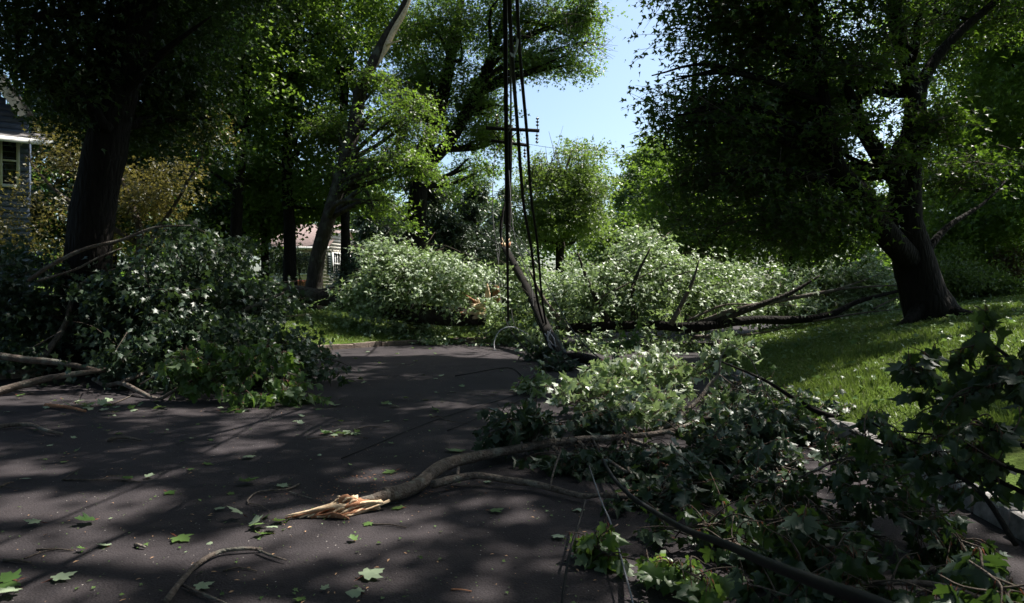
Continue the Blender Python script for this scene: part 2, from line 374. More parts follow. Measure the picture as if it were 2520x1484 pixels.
def sunproj(p): return p[:, :2] - np.outer(p[:, 2], S[:2] / S[2])
LIT = []   # windows cut in the crowns to let sun onto chosen places (x, y, rx, ry, cos, sin, keep)
def lit(p, rx, ry, rot=0, keep=.02):
    q = sunproj(np.asarray(p, float)[None])[0]; a = math.radians(rot); LIT.append((q[0], q[1], rx, ry, math.cos(a), math.sin(a), keep))
lit(P(1020, 730, 22), 5.2, 4.5); lit(P(1480, 700, 21), 5.0, 4.5); lit((6.3, 9.6, .6), 3.4, 1.3, 14, .0); lit((10.4, 12.6, 1.4), 2.0, .8, 20, .1)
lit(P(1240, 760, 22), 4, 4); lit(P(860, 800, 24), 4.0, 3.0, 0, .0)
lit((2.1, 9.3, .5), 2.3, 1.25, 10, .0); lit(G(130, 985), 2.2, .5, 0, .15); lit(P(580, 940, 9.3), 1.3, .35, 0, .25)
lit(G(850, 1260), .55, .20, 0, .15); lit((12.5, 14.5, 1.6), 1.8, .8, 0, .4); lit(G(1280, 965), .9, .35, 0, .2)
lit(P(700, 720, 25), 1.0, 1.0, 0, .1); lit(P(2080, 690, 20.5), 3.2, 1.6, 0, .2); lit(P(2400, 690, 21), 2, 1.5, 0, .3)
lit(P(300, 480, 18.5), 4.5, 2.5, 0, .12); lit(P(30, 300, 22), 2.5, 2, 0, .1); lit(P(760, 250, 30), 4, 3, 0, .6); lit(P(835, 640, 43), 3.5, 2.5, 0, .03); lit(P(740, 590, 43), 3, 2, 0, .2); lit(P(940, 420, 26), 3, 2.5, 0, .1)
lit(P(2400, 380, 25), 4.5, 4, 0, .1); lit(P(1750, 480, 27), 3.5, 3, 0, .1)
def sunkeep(p, r):
    q = sunproj(p); k = np.ones(len(p))
    for (x, y, rx, ry, c, s, kp) in LIT:
        dx = q[:, 0] - x; dy = q[:, 1] - y; u = (dx * c + dy * s) / rx; v = (-dx * s + dy * c) / ry
        k = np.where(u * u + v * v < 1, np.minimum(k, kp), k)
    return r.random(len(p)) < k

def foliage(ells, n, per=18, length=1.3, width=.28, size=.16, seed=1, up=1.0, tilt=.55, droop=.35, hang=.3, clip=True, carve=True, shell=.45, flat=.12, dens=None, gfloor=True, hubn=12, hubr=.42, flip=0, outn=.35, hn=.16):
    """leaf sprays spread through ellipsoids (centre, radii). returns pos, R, scale, spray axes"""
    r = np.random.default_rng(seed)
    vol = np.array([np.prod(e[1]) ** .7 for e in ells]); cl = max(1, n // per)
    pick = r.choice(len(ells), cl, p=vol / vol.sum())
    C = np.array([e[0] for e in ells])[pick]; Rr = np.array([e[1] for e in ells])[pick]
    hub = max(3, int(cl / hubn)); ph = r.choice(len(ells), hub, p=vol / vol.sum())
    hC = np.array([e[0] for e in ells])[ph]; hR = np.array([e[1] for e in ells])[ph]
    hd_ = norm(r.normal(size=(hub, 3))); hr = r.random(hub) ** shell * (1 + hn * r.normal(size=hub).clip(-1.6, 1.3))
    hp = hC + hd_ * hR * hr[:, None]; which = r.integers(0, hub, cl); C, Rr = hC[which], hR[which]
    d = norm(hd_[which] + r.normal(size=(cl, 3)) * .35)
    c = hp[which] + r.normal(size=(cl, 3)) * hubr * np.minimum(1, Rr / 1.2) * (1, 1, .55)
    if clip and gfloor: kk = c[:, 2] > ground_z(c[:, 0], c[:, 1]) + .02; c = c[kk]; d = d[kk]; cl = len(c)
    pass
    out = norm((c - C[:1].mean(0)) * (1, 1, .3)) if len(ells) == 1 else norm(d * (1, 1, .35))
    ax = norm(out + r.normal(size=(cl, 3)) * (.5, .5, .25))
    ln = length * (.6 + .8 * r.random(cl))
    t = r.random((cl, per)); side = norm(np.cross(ax, (0, 0, 1.0)))
    pos = c[:, None] + ax[:, None] * ((t - .35) * ln[:, None])[..., None] + side[:, None] * (r.normal(size=(cl, per)) * width * (1.1 - .6 * t))[..., None]
    pos[..., 2] += r.normal(size=(cl, per)) * flat - droop * (t * ln[:, None]) ** 2 * .35
    pos = pos.reshape(-1, 3); m = len(pos)
    axx = np.repeat(ax, per, 0)
    f = norm(axx * (1, 1, .2) + r.normal(size=(m, 3)) * .75 + np.array([0, 0, -hang]))
    nn = norm(np.array([0, 0, up]) + np.repeat(d, per, 0) * outn + r.normal(size=(m, 3)) * tilt)
    if flip: nn = np.where(r.random(m)[:, None] < flip, -nn, nn)
    keep = np.ones(m, bool)
    if carve: keep &= sunkeep(pos, r)
    if dens is not None: keep &= dens(pos, r)
    if gfloor:
        gz = ground_z(pos[:, 0], pos[:, 1]); low = pos[:, 2] < gz + .03
        pos[low, 2] = gz[low] + .03 + r.random(low.sum()) * .06
    pos, f, nn = pos[keep], f[keep], nn[keep]
    sc = size * (.65 + .6 * r.random(len(pos)))
    return pos, frames(f, nn), sc, (c, ax, ln)

def leaf_objs(pos, R, sc, tpls, mats, parent, count, r, name="leaf"):
    """the largest-showing leaves as parts of their own"""
    mes = [mk(name, v, t, mats=mats, tmi=m_) for (v, t, m_) in tpls]
    q = pos - np.array([0, 0, CAMZ]); vis = (np.abs(q[:, 0] / q[:, 1]) < .76) & (np.abs(q[:, 2] / q[:, 1]) < .45) & (q[:, 1] > .5)
    score = np.where(vis, sc / np.linalg.norm(q, axis=1), 0)
    idx = np.argsort(-score)[:count]; base = np.array(parent.location)
    for i in idx:
        o = bpy.data.objects.new(name, mes[r.integers(len(mes))]); COL.objects.link(o); o.parent = parent
        Mx = Matrix([list(R[i][k] * sc[i]) + [float(pos[i][k] - base[k])] for k in range(3)] + [[0, 0, 0, 1]])
        o.matrix_local = Mx
    rest = np.ones(len(pos), bool); rest[idx] = False
    return rest

def crown(name, parent, ells, mat, n, tpls=T_LOW, parts=0, twigs=False, kind=None, pmat=None, **k):
    pos, R, sc, (c, ax, ln) = foliage(ells, n, **k)
    r = np.random.default_rng(k.get('seed', 1) + 99); mats = [mat, pmat or M['twig']]
    if parts:
        rest = leaf_objs(pos, R, sc, tpls, mats, parent, parts, r); pos, R, sc = pos[rest], R[rest], sc[rest]
    V, T, mi = inst(pos, R, sc, tpls, r)
    o = link(name, mk(name, V, T, mats=mats, tmi=mi), parent)
    if kind: o["kind"] = kind
    if twigs:
        a = Acc(); step = 1 if twigs is True else twigs
        for i in range(0, len(c), step):
            p0 = c[i] - ax[i] * ln[i] * .5; p1 = c[i] + ax[i] * ln[i] * .15 + r.normal(size=3) * .05; p2 = c[i] + ax[i] * ln[i] * .6 - np.array([0, 0, ln[i] * .12])
            a.tube([p0, p1, p2], [.012, .007, .003], sides=3, per=2)
        t_ = a.build("twigs", M['twig'], parent); t_["kind"] = "stuff"
    return o
def E(px, py, rx, ry, d, rd=None):
    """crown lobe measured in the photograph: centre, half width, half height at depth d"""
    return (P(px, py, d), np.array([rx / F * d, rd if rd else (rx + ry) / 2 / F * d, ry / F * d]))
def tree(name, label, cat, trunks, ells, mat, n, group=None, bark='bark_dark', tpls=T_LOW, autolimb=True, flare=.5, parts=0, **k):
    """trunks: list of (points, radii); the first is the trunk, others limbs"""
    base = trunks[0][0][0]; root = empty(name, base, label, cat, group)
    tube("trunk", trunks[0][0], trunks[0][1], M[bark], root, sides=16, rough=.07, flare=flare, per=7, seed=int(abs(base[0]) * 10))
    for i, (p, r_) in enumerate(trunks[1:]): tube("limb", p, r_, M[bark], root, sides=10, rough=.06, per=6, seed=i)
    if autolimb:
        rr = np.random.default_rng(int(abs(base[0] * 7)) + 3)
        allp = np.vstack([crom(np.column_stack([t[0], t[1]]), 6) for t in trunks])
        for e in ells:
            c = e[0]; cand = allp[(allp[:, 2] < c[2] - .1 * abs(c[2] - base[2]) + .01) & (allp[:, 2] > base[2] + 3.2)]
            if not len(cand): continue
            q = cand[np.argmin(np.linalg.norm(cand[:, :3] - (c - np.array([0, 0, e[1][2] * .7])), axis=1))]
            for s in range(3):
                tgt = c + norm(rr.normal(size=3)) * e[1] * (.35 if s == 0 else .75)
                mid = (q[:3] + tgt) / 2 + np.array([0, 0, .3 * rr.random()]) + rr.normal(size=3) * .3
                r0 = min(q[3] * .5, .16)
                tube("limb", [q[:3], mid, tgt], [r0, r0 * .6, r0 * .2], M[bark], root, sides=6, per=4, rough=.05)
    crown("crown", root, ells, mat, n, tpls, parts=parts, **k)
    return root
def W(*rows): return [P(a, b, c) for a, b, c in rows]

# ------------------------------------------------------------------ kerbs
def stone_meshes(L_, Wd, H, mat, seed, nvar=5):
    out = []; r = random.Random(seed)
    for v in range(nvar):
        bm = bmesh.new(); bmesh.ops.create_cube(bm, size=1)
        for vv in bm.verts: vv.co = Vector((vv.co.x * L_, vv.co.y * Wd, vv.co.z * H)) + Vector((r.uniform(-.02, .02), r.uniform(-.015, .015), r.uniform(-.012, .012)))
        bmesh.ops.bevel(bm, geom=bm.edges[:], offset=.022, segments=2, profile=.6, affect='EDGES')
        for vv in bm.verts: vv.co += Vector((r.uniform(-.004, .004), r.uniform(-.004, .004), r.uniform(-.004, .004)))
        me = bpy.data.meshes.new("kerb_stone"); bm.to_mesh(me); bm.free(); me.materials.append(mat); out.append(me)
    return out
def kerb(label, pts, L_, Wd, H, mat, seed, side):
    pts = np.asarray(pts, float); seg = np.linalg.norm(np.diff(pts, axis=0), axis=1); cum = np.concatenate([[0], np.cumsum(seg)])
    root = empty("kerb", (*pts[0], 0), label, "kerb"); root["kind"] = "structure"
    ms = stone_meshes(L_, Wd, H, mat, seed); r = random.Random(seed); s = L_ / 2; i = 0
    while s < cum[-1]:
        x = np.interp(s, cum, pts[:, 0]); y = np.interp(s, cum, pts[:, 1]); x2 = np.interp(s + .1, cum, pts[:, 0]); y2 = np.interp(s + .1, cum, pts[:, 1])
        a = math.atan2(y2 - y, x2 - x)
        o = link("kerb_stone", ms[i % len(ms)], root, (x + side[0] * Wd * .5, y + side[1] * Wd * .5, (.16 if side[0] > 0 else .14) - H / 2 + r.uniform(-.012, .012)))
        o.rotation_euler = (r.uniform(-.03, .03), r.uniform(-.015, .015), a + r.uniform(-.03, .03)); s += L_ + .012; i += 1
yy = np.arange(1.5, 22, .4); kerb("pale granite block kerb along the right edge of the road", np.column_stack([rkx(yy), yy]), .42, .22, .30, M['granite'], 1, (1, 0))
xx = np.arange(-15, 1.5, .3); kerb("low brown stone kerb along the left lawn", np.column_stack([xx, lky(xx)]), .46, .22, .28, M['granite_brown'], 2, (-.5, .5))

# ------------------------------------------------------------------ houses
def boards(root, x0, x1, y, z0, z1, mat, h=.2, name="siding_board", slope=None, rot=None):
    n = int((z1 - z0) / h); me = None
    for i in range(n):
        z = z0 + h * i
        if slope:
            a, b = slope(z + h * .5)
        else: a, b = x0, x1
        if b - a < .1: continue
        k = Acc(); k.add(np.array([(a, y + .012, z), (b, y + .012, z), (b, y - .028, z), (a, y - .028, z), (a, y + .012, z + h), (b, y + .012, z + h), (b, y - .004, z + h - .004), (a, y - .004, z + h - .004)]),
                         [(0, 1, 2, 3), (3, 2, 6, 7), (7, 6, 5, 4), (0, 3, 7, 4), (1, 5, 6, 2)])
        k.build(name, mat, root, smooth=False)
def window(root, x, y, z, w_, h_, mat=None, shutters=False, grid=True):
    f = Acc(); t = .09
    for (cx, cz, sx, sz) in ((x - w_/2 - t/2, z, t, h_ + 2*t), (x + w_/2 + t/2, z, t, h_ + 2*t), (x, z - h_/2 - t/2, w_, t), (x, z + h_/2 + t/2, w_, t), (x, z, w_, .05)):
        f.box((cx, y - .06, cz), sx, .10, sz)
    if grid:
        for k in (-1, 1): f.box((x + k * w_ / 6, y - .045, z), .025, .05, h_ - .05)
    fo = f.build("window", mat or M['white'], root, smooth=False)
    g = Acc().box((x, y - .02, z), w_, .01, h_).build("pane", M['glass'], fo, smooth=False, loc=None)
    g.location = (0, 0, 0)
    if shutters:
        for s in (-1, 1):
            sh = Acc().box((x + s * (w_/2 + t + .23), y - .05, z), .34, .04, h_ + .1)
            for q in range(8): sh.box((x + s * (w_/2 + t + .23), y - .08, z - h_/2 + .1 + q * (h_ - .1) / 8), .26, .03, .06)
            sh.build("shutter", M['dgreen'], root, smooth=False)
# blue-grey house at the far left
hd = 22.0; gx = P(72, 400, hd)[0]; gz0 = float(ground_z(gx, hd)); eave = P(60, 330, hd)[2]
root = empty("house", (gx, hd, gz0), "blue grey clapboard house with white gable trim at the far left edge", "house")
x0 = gx - 9.0
def sl(z):
    top = P(45, 285, hd)[2]; 
    if z < top: return (x0, gx)
    return (x0 + (z - top) / 1.55, P(45, 285, hd)[0] - (z - top) / 1.55)
Acc().box(((x0 + gx) / 2, hd + 1.0, (gz0 + eave) / 2 - .5), gx - x0 - .02, 1.9, eave - gz0 + 1).build("wall", M['bluegrey'], root, smooth=False)
boards(root, x0, gx, hd, gz0, eave + 5.5, M['bluegrey'], .19, slope=sl)
a = P(47, 284, hd - .3); b = a + np.array([-4.2, 0, 4.2 * 1.55])
n_ = norm(np.array([1.55, 0, 1.0]))
r1 = Acc(); ex = norm(b - a); R_ = np.stack([ex, np.array([0, 1, 0]), np.cross(ex, (0, 1, 0))], -1)
r1.box((a + b) / 2 + np.array([0, -.1, 0]), np.linalg.norm(b - a), .05, .32, R_); r1.build("rake_board", M['white'], root, smooth=False)
Acc().box((a + b) / 2 + np.array([0, .9, 0]) + n_ * .17, np.linalg.norm(b - a) + .3, 2.2, .08, R_).build("roof", M['roofgrey'], root, smooth=False)
pr = P(45, 345, hd - 1.2); Acc().box((pr[0] - 3, hd - .6, pr[2] + .22), 6.2, 1.5, .10, [[1, 0, 0], [0, .94, .0], [0, .34, 1]]).build("porch_roof", M['roofgrey'], root, smooth=False)
Acc().box((pr[0] - 3, hd - 1.3, pr[2]), 6.3, .05, .16).build("fascia_board", M['white'], root, smooth=False)
window(root, P(33, 395, hd)[0], hd, P(33, 400, hd)[2], P(50, 0, hd)[0] - P(15, 0, hd)[0] - .1, 1.5, grid=False)
window(root, P(-75, 395, hd)[0], hd, P(33, 400, hd)[2], .45, 1.5, grid=False)

ga = math.radians(33); rz = Matrix.Rotation(ga, 3, 'Z'); cc = Vector((float(gx), float(hd), 0))
for o_ in list(root.children): o_.rotation_euler = (0, 0, ga); o_.location = cc - rz @ cc - root.location
# cream house among the trees
hd = 42.0; xl = P(640, 0, hd)[0]; xr = P(792, 0, hd)[0]; zb = P(0, 712, hd)[2]; ze = P(0, 606, hd)[2]; zt = P(0, 560, hd)[2]
root = empty("house", ((xl + xr) / 2, hd, zb), "cream clapboard house with rose brown roof and dark shutters behind the leaning tree", "house")
Acc().box(((xl + xr) / 2, hd + 4.1, (zb + ze) / 2 - .3), xr - xl - .02, 8, ze - zb + .6).build("wall", M['cream'], root, smooth=False)
boards(root, xl, xr, hd, zb, ze, M['cream'], .21)
rf = Acc(); rf.add(np.array([(xl - .5, hd - .6, ze - .1), (xr + .5, hd - .6, ze - .1), (xr + .5, hd + 4, zt + .6), (xl - .5, hd + 4, zt + .6), (xl - .5, hd + 8.6, ze - .1), (xr + .5, hd + 8.6, ze - .1),
    (xl - .5, hd - .6, ze - .22), (xr + .5, hd - .6, ze - .22)]), [(0, 1, 2, 3), (3, 2, 5, 4), (6, 7, 1, 0)])
rf.build("roof", M['rooftan'], root, smooth=False)
Acc().box(((xl + xr) / 2, hd - .63, ze - .16), xr - xl + 1.1, .05, .2).build("fascia_board", M['white'], root, smooth=False)
zw = P(0, 648, hd)[2]
for px in (690, 745): window(root, P(px, 0, hd)[0], hd, zw, .7, 1.25, shutters=True)
known = set(o.name for o in root.children)
GL = 3.6; zap = ze + 1.1
boards(root, xr, xr + GL, hd, zb, zap, M['cream'], .21, slope=lambda z: (xr, xr + GL) if z < ze else (xr + (z - ze) * .0, xr + GL - (z - ze) * 1.6))
window(root, xr + 1.15, hd, zw, .62, 1.25, shutters=True); window(root, xr + 2.75, hd, zw, .62, 1.25, shutters=True)
Acc().box((xr + GL / 2, hd - .1, zap + .05), GL + .4, .35, .14).build("fascia_board", M['white'], root, smooth=False)
ga = math.radians(63); rz = Matrix.Rotation(ga, 3, 'Z'); cc = Vector((xr, hd, 0))
for o_ in list(root.children):
    if o_.name not in known: o_.rotation_euler = (0, 0, ga); o_.location = cc - rz @ cc - root.location
r2 = Acc()
for k in range(14): r2.box((P(822, 0, hd)[0] + .12 * k, hd - 1.2, zb + .45), .03, .03, .9)
r2.box((P(822, 0, hd)[0] + .8, hd - 1.2, zb + .9), 1.8, .05, .05); r2.build("porch_railing", M['white'], root, smooth=False)
Acc().box((P(827, 0, hd)[0] + .6, hd - .8, zb + .1), 2.0, .7, .3).build("step", M['granite'], root, smooth=False)
xg0, xg1 = P(862, 0, 43)[0], P(935, 0, 43)[0]; zg = P(0, 640, 43)[2]
root = empty("garage", (xg0 + 2, 43, zb), "low taupe garage wing beside the cream house, small white window", "garage")
Acc().box(((xg0 + xg1) / 2 + .2, 45, (zb + zg) / 2), xg1 - xg0, 4, zg - zb).build("wall", M['taupe'], root, smooth=False)
Acc().box(((xg0 + xg1) / 2 + .2, 45, zg + .1), xg1 - xg0 + .6, 4.6, .2).build("roof", M['roofgrey'], root, smooth=False)
window(root, P(889, 0, 43)[0], 43, P(0, 662, 43)[2], .9, .55, grid=False)
# brick planter
bp = P(738, 695, 38); root = empty("planter", bp, "low red brick planter in front of the cream house", "planter")
bme = Acc().box((0, 0, 0), .21, .1, .065); bme = mk("brick", np.vstack(bme.V), quads=np.vstack(bme.Q), mats=[M['brick']])
for row in range(6):
    for k in range(9): link("brick", bme, root, (bp[0] - .9 + k * .22 + (row % 2) * .11, bp[1], bp[2] - .28 + row * .075))

# ------------------------------------------------------------------ standing trees
def gbase(px, d, dz=0):
    x = (px - 1259.5) / F * d; return np.array([x, d, float(ground_z(x, d)) - .1 + dz])
# big dark oak, left
b0 = gbase(205, 13.5)
tree("oak_tree", "massive dark trunk at the left, leaning right and rising out of the picture", "tree",
     [([b0] + W((225, 560, 13.5), (255, 380, 13.5), (300, 180, 13.5), (345, 0, 13.5), (390, -220, 13.4), (430, -500, 13.2)), [.42, .40, .38, .35, .33, .30, .24]),
      (W((300, 180, 13.5), (180, 40, 12.8), (60, 60, 12), (40, 160, 11.8)), [.14, .09, .05, .02]),
      (W((280, 250, 13.5), (400, 130, 13), (520, 40, 12.6)), [.13, .07, .015])],
     [E(110, 50, 190, 90, 12.5, 2.5), E(250, 230, 120, 100, 14.5, 2), E(120, 190, 60, 50, 12.5, 1.2), E(380, 120, 170, 160, 14.8, 2.0), E(430, 300, 110, 100, 15.5, 1.5), E(330, -180, 420, 180, 13.5, 4), E(60, -150, 300, 170, 13, 3), E(500, -500, 500, 260, 13, 5)],
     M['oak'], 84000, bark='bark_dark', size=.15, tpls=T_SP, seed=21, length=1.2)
# bronze ornamental maple
b0 = gbase(330, 18.5)
tree("japanese_maple", "bronze and yellow leaved ornamental tree behind the big left trunk", "tree",
     [([b0] + W((345, 600, 18.5), (330, 520, 18.6), (300, 440, 18.8)), [.12, .1, .08, .05]),
      (W((345, 620, 18.5), (420, 520, 18.4), (500, 380, 18.2)), [.08, .05, .02]), (W((340, 600, 18.5), (150, 480, 18.8), (60, 380, 19)), [.08, .05, .02])],
     [E(130, 320, 50, 28, 19, .6), E(110, 500, 70, 40, 18.5, 1.0), E(20, 520, 60, 40, 18.3, 1.0), E(180, 400, 70, 45, 19, 1), E(350, 450, 90, 60, 18.6, 1.2), E(440, 500, 60, 40, 18.5, 1.0), E(510, 340, 40, 55, 18, .7), E(40, 600, 110, 50, 18.8, 1.2), E(320, 540, 110, 60, 18.6, 1.2), E(480, 290, 30, 25, 18, .5)],
     M['orange'], 9500, bark='twig', size=.12, tpls=T_SP, seed=22, length=.8, width=.25, hang=.5, carve=False)
# woodland row
def wt(label, tr, ells, n, seed, mat='wood_tree', name="woodland_tree", **k):
    return tree(name, label, "tree", tr, ells, M[mat], n, group="trees of the wood on the left", seed=seed, **k)
wt("slim dark tree just right of the bronze maple", [([gbase(455, 30)] + W((455, 450, 30), (462, 250, 30), (470, 60, 30), (480, -150, 30)), [.3, .26, .22, .18, .12])],
   [E(440, 180, 90, 130, 30, 3), E(520, 60, 110, 120, 31, 3), E(450, 400, 70, 80, 31, 2), E(480, -100, 180, 160, 30, 4)], 30000, 31, size=.2)
wt("dark forked tree left of the cream house with open sky above it", [([gbase(578, 28)] + W((583, 500, 28), (600, 350, 28), (612, 200, 28), (640, 60, 28), (660, -100, 28)), [.26, .22, .19, .15, .12, .1]),
    (W((590, 400, 28), (560, 250, 28), (545, 100, 28)), [.12, .09, .04])],
   [E(590, 120, 100, 120, 28, 3), E(600, 300, 80, 90, 29, 2.5), E(560, 430, 70, 60, 30, 2.5), E(640, -80, 160, 130, 28, 4)], 28000, 32, size=.19)
wt("straight dark trunk standing before the roof of the cream house", [([gbase(714, 30)] + W((712, 560, 30), (706, 400, 30), (715, 220, 30), (735, 60, 30), (745, -150, 30)), [.30, .25, .22, .19, .16, .12])],
   [E(700, 200, 95, 110, 30, 3), E(720, 360, 90, 80, 30, 2.5), E(760, 60, 110, 110, 31, 3), E(680, -60, 150, 120, 30, 4), E(740, 480, 80, 60, 31, 2)], 32000, 33, size=.19)
wt("thin dark trunk rising between the two straight ones at left", [([gbase(655, 33)] + W((650, 560, 33), (645, 400, 33), (650, 220, 33), (640, 50, 33)), [.2, .17, .15, .12, .08])],
   [E(650, 420, 80, 80, 33, 2.5), E(640, 250, 70, 90, 34, 2.5), E(660, 540, 70, 50, 33, 2)], 15000, 34, size=.2)
wt("dark upright tree directly behind the leaning broken trunk", [([gbase(850, 31)] + W((850, 600, 31), (848, 480, 31.5), (845, 300, 32), (838, 120, 32), (830, -80, 32)), [.24, .21, .2, .17, .13, .1]),
    (W((846, 330, 32), (860, 180, 32), (885, 60, 32)), [.1, .07, .03])],
   [E(840, 130, 80, 120, 32, 3), E(820, 300, 70, 80, 32, 2.5), E(860, 440, 80, 60, 33, 2.5), E(880, -60, 150, 110, 32, 4), E(920, 80, 80, 80, 34, 2), E(800, 500, 70, 40, 34, 2)], 34000, 35, size=.19)
wt("dark low crowned tree behind the bronze maple at the left", [([gbase(270, 25)] + W((270, 560, 25), (265, 420, 25), (270, 250, 25)), [.24, .2, .16, .08])],
   [E(200, 380, 120, 90, 25, 2), E(330, 330, 110, 90, 25.5, 2), E(120, 250, 60, 60, 25, 1.5), E(400, 440, 70, 70, 26, 1.8), E(300, 520, 120, 60, 25, 1.8), E(110, 520, 60, 60, 24.5, 1.2)], 26000, 36, size=.18, mat='oak')
wt("dark bushy tree filling the gap left of the forked tree", [([gbase(500, 34)] + W((500, 560, 34), (505, 420, 34)), [.24, .2, .1])],
   [E(500, 470, 80, 80, 34, 2.5), E(520, 580, 90, 50, 34, 2.2), E(620, 520, 60, 50, 36, 2)], 16000, 37, size=.2, mat='oak')
# broken leaning tree
b0 = gbase(768, 27)
root = tree("broken_tree", "leaning grey trunk with its bark torn off near the snapped top", "tree",
    [([b0] + W((778, 655, 27), (801, 560, 27), (822, 490, 27.2), (862, 350, 27.6), (888, 230, 28), (915, 160, 28.2), (950, 90, 28.4), (985, 30, 28.4), (1008, -20, 28.4)), [.31, .29, .28, .28, .27, .25, .22, .19, .14, .10]),
     (W((862, 350, 27.6), (905, 290, 27.2), (975, 250, 27)), [.12, .08, .03])],
    [E(960, 400, 80, 30, 26.5, 1.5), E(990, 320, 60, 35, 26.5, 1.4), E(935, 500, 45, 35, 26, 1.1), E(950, 555, 40, 18, 25.5, .9), E(1020, 405, 45, 14, 25.5, 1.0), E(850, 430, 50, 30, 29, 1.2), E(1000, 250, 50, 26, 26.5, 1.2), E(820, 330, 50, 30, 29, 1.2), E(930, 200, 40, 25, 28, 1)],
    M['wood_tree'], 13000, twigs=1, bark='bark', size=.17, seed=41, tpls=T_SP, flare=.7, length=1.3, carve=False)
Acc().tube(W((930, 160, 28.05), (950, 118, 28.2), (968, 78, 28.25), (996, 28, 28.25), (1014, -18, 28.25)), [.03, .11, .12, .09, .05], sides=9, rough=.15).tube(W((950, 110, 28.0), (985, 100, 27.9)), [.07, .01], sides=5).build("torn_wood", M['torn'], root)
# double-stem tree leaning right over the road
b0 = gbase(1010, 33)
tree("maple_tree", "tall double stemmed tree leaning right, its crown reaching over the road", "tree",
    [([b0] + W((1035, 420, 33), (1060, 330, 33), (1095, 210, 33), (1120, 80, 33), (1145, -60, 33)), [.5, .42, .36, .3, .22, .15]),
     (W((1040, 420, 33), (1110, 340, 33), (1170, 235, 33), (1205, 150, 33), (1240, 50, 33), (1280, -80, 33)), [.32, .3, .26, .22, .18, .12]),
     (W((1240, 50, 33), (1330, 60, 32.5), (1420, 100, 32.2)), [.12, .08, .03])],
    [E(1110, 60, 120, 110, 33, 3.5), E(1040, 180, 80, 110, 33, 3), E(1200, 120, 90, 100, 33, 3), E(1310, 30, 110, 90, 32, 3), E(1370, 110, 85, 45, 32, 2), E(1400, 155, 50, 24, 32, 1.4), E(1330, 155, 60, 35, 32, 1.6),
     E(1410, 40, 70, 50, 32, 2), E(1450, 0, 40, 50, 32, 2), E(1200, 250, 60, 50, 34, 2), E(1210, 330, 45, 50, 34, 2), E(1120, 300, 60, 60, 34.5, 2), E(1250, -120, 250, 120, 33, 5), E(1010, 40, 80, 80, 35, 2), E(980, 260, 60, 50, 35, 2), E(1160, 420, 80, 50, 36, 2)],
    M['wood_tree'], 70000, twigs=2, bark='bark_dark', size=.18, tpls=T_SP, seed=42)
tw = Acc(); r = np.random.default_rng(5); p0 = P(1415, 105, 32)
for k in range(16):
    e = P(1440 + r.random() * 85, 85 + r.random() * 75, 32); mid = (p0 + e) / 2 + r.normal(size=3) * .25
    tw.tube([p0, mid, e], [.022, .014, .006], sides=3, per=3)
    for q in range(2): tw.tube([mid, mid + (e - mid) * .6 + r.normal(size=3) * .35], [.01, .005], sides=3, per=2)
rt = empty("bare_branch", p0, "spray of bare dead twigs against the sky at the crown edge", "branch"); tw.build("twigs", M['twig'], rt)["kind"] = "stuff"
tw = Acc(); r = np.random.default_rng(15)
for k in range(14):
    b_ = P(1285 + r.random() * 110, 440 + r.random() * 30, 35); e = b_ + np.array([r.normal() * .5 + .3, r.normal() * .3, 1.3 + r.random() * 1.4]); mid = (b_ + e) / 2 + r.normal(size=3) * .15
    tw.tube([b_, mid, e], [.03, .02, .008], sides=3, per=3)
    for q in range(2): tw.tube([mid, mid + (e - mid) * .7 + r.normal(size=3) * .3], [.014, .006], sides=3, per=2)
rt = empty("bare_branch", P(1330, 450, 35), "bare dead twigs sticking up beside the utility pole crossarms", "branch"); tw.build("twigs", M['twig'], rt)["kind"] = "stuff"
# conifers
def conifer(label, px, pyt, d, rw, n, seed, pyb=700, group="dark conifers beyond the fallen trees"):
    top = P(px, pyt, d); b0 = gbase(px, d); H = top[2] - b0[2]; ells = []; r = np.random.default_rng(seed)
    for k in range(9):
        f = .12 + .85 * k / 8; rr = rw / F * d * (1.08 - f)
        for q in range(2):
            a = r.random() * 6.28; ells.append((b0 + np.array([math.cos(a) * rr * .35, math.sin(a) * rr * .35, H * f]), np.array([rr, rr, H * .055 + .15])))
    return tree("conifer", label, "tree", [([b0, b0 + (0, 0, H * .5), top], [.3, .2, .03])], ells, M['pine'], n, group=group, tpls=T_NEED, size=.32, seed=seed, length=1.0, width=.22, autolimb=False, flat=.06, carve=False)
conifer("grey green pine behind the utility pole", 1165, 400, 40, 95, 22000, 51)
conifer("darkest conifer left of the grey green pine", 1030, 380, 38, 110, 22000, 52)
conifer("dark conifer behind the left foliage mound", 930, 480, 40, 100, 18000, 53)
conifer("thin dark spruce in the gap under the far sky", 1478, 470, 58, 38, 6000, 54)
conifer("dark spruce right behind the leaning pole", 1250, 440, 44, 70, 12000, 55)
conifer("low dark conifer right of the cream house garage", 1105, 520, 36, 90, 14000, 56)
tree("round_tree", "rounded leafy tree with sunlit top in the centre below the sky", "tree",
    [([gbase(1375, 37)] + W((1378, 600, 37), (1385, 500, 37), (1390, 420, 37)), [.25, .22, .18, .08])],
    [E(1430, 410, 58, 50, 37, 3), E(1340, 430, 55, 45, 37, 3), E(1390, 490, 95, 60, 37, 3.5), E(1340, 560, 80, 60, 37, 3), E(1420, 560, 60, 55, 37, 3), E(1450, 470, 42, 60, 37, 2)],
    M['far_tree'], 34000, size=.19, seed=61, carve=False, tpls=T_SP, length=.9, width=.3)
tree("narrow_tree", "sunlit narrow tree at the right side of the sky gap", "tree",
    [([gbase(1590, 44)] + W((1592, 560, 44), (1595, 440, 44)), [.25, .2, .08])],
    [E(1605, 390, 50, 45, 44, 2.5), E(1575, 450, 45, 45, 44, 2.5), E(1560, 500, 42, 40, 44, 2.5), E(1620, 480, 60, 70, 44, 3)],
    M['far_tree'], 20000, size=.2, seed=62, carve=False, length=.9, width=.3)
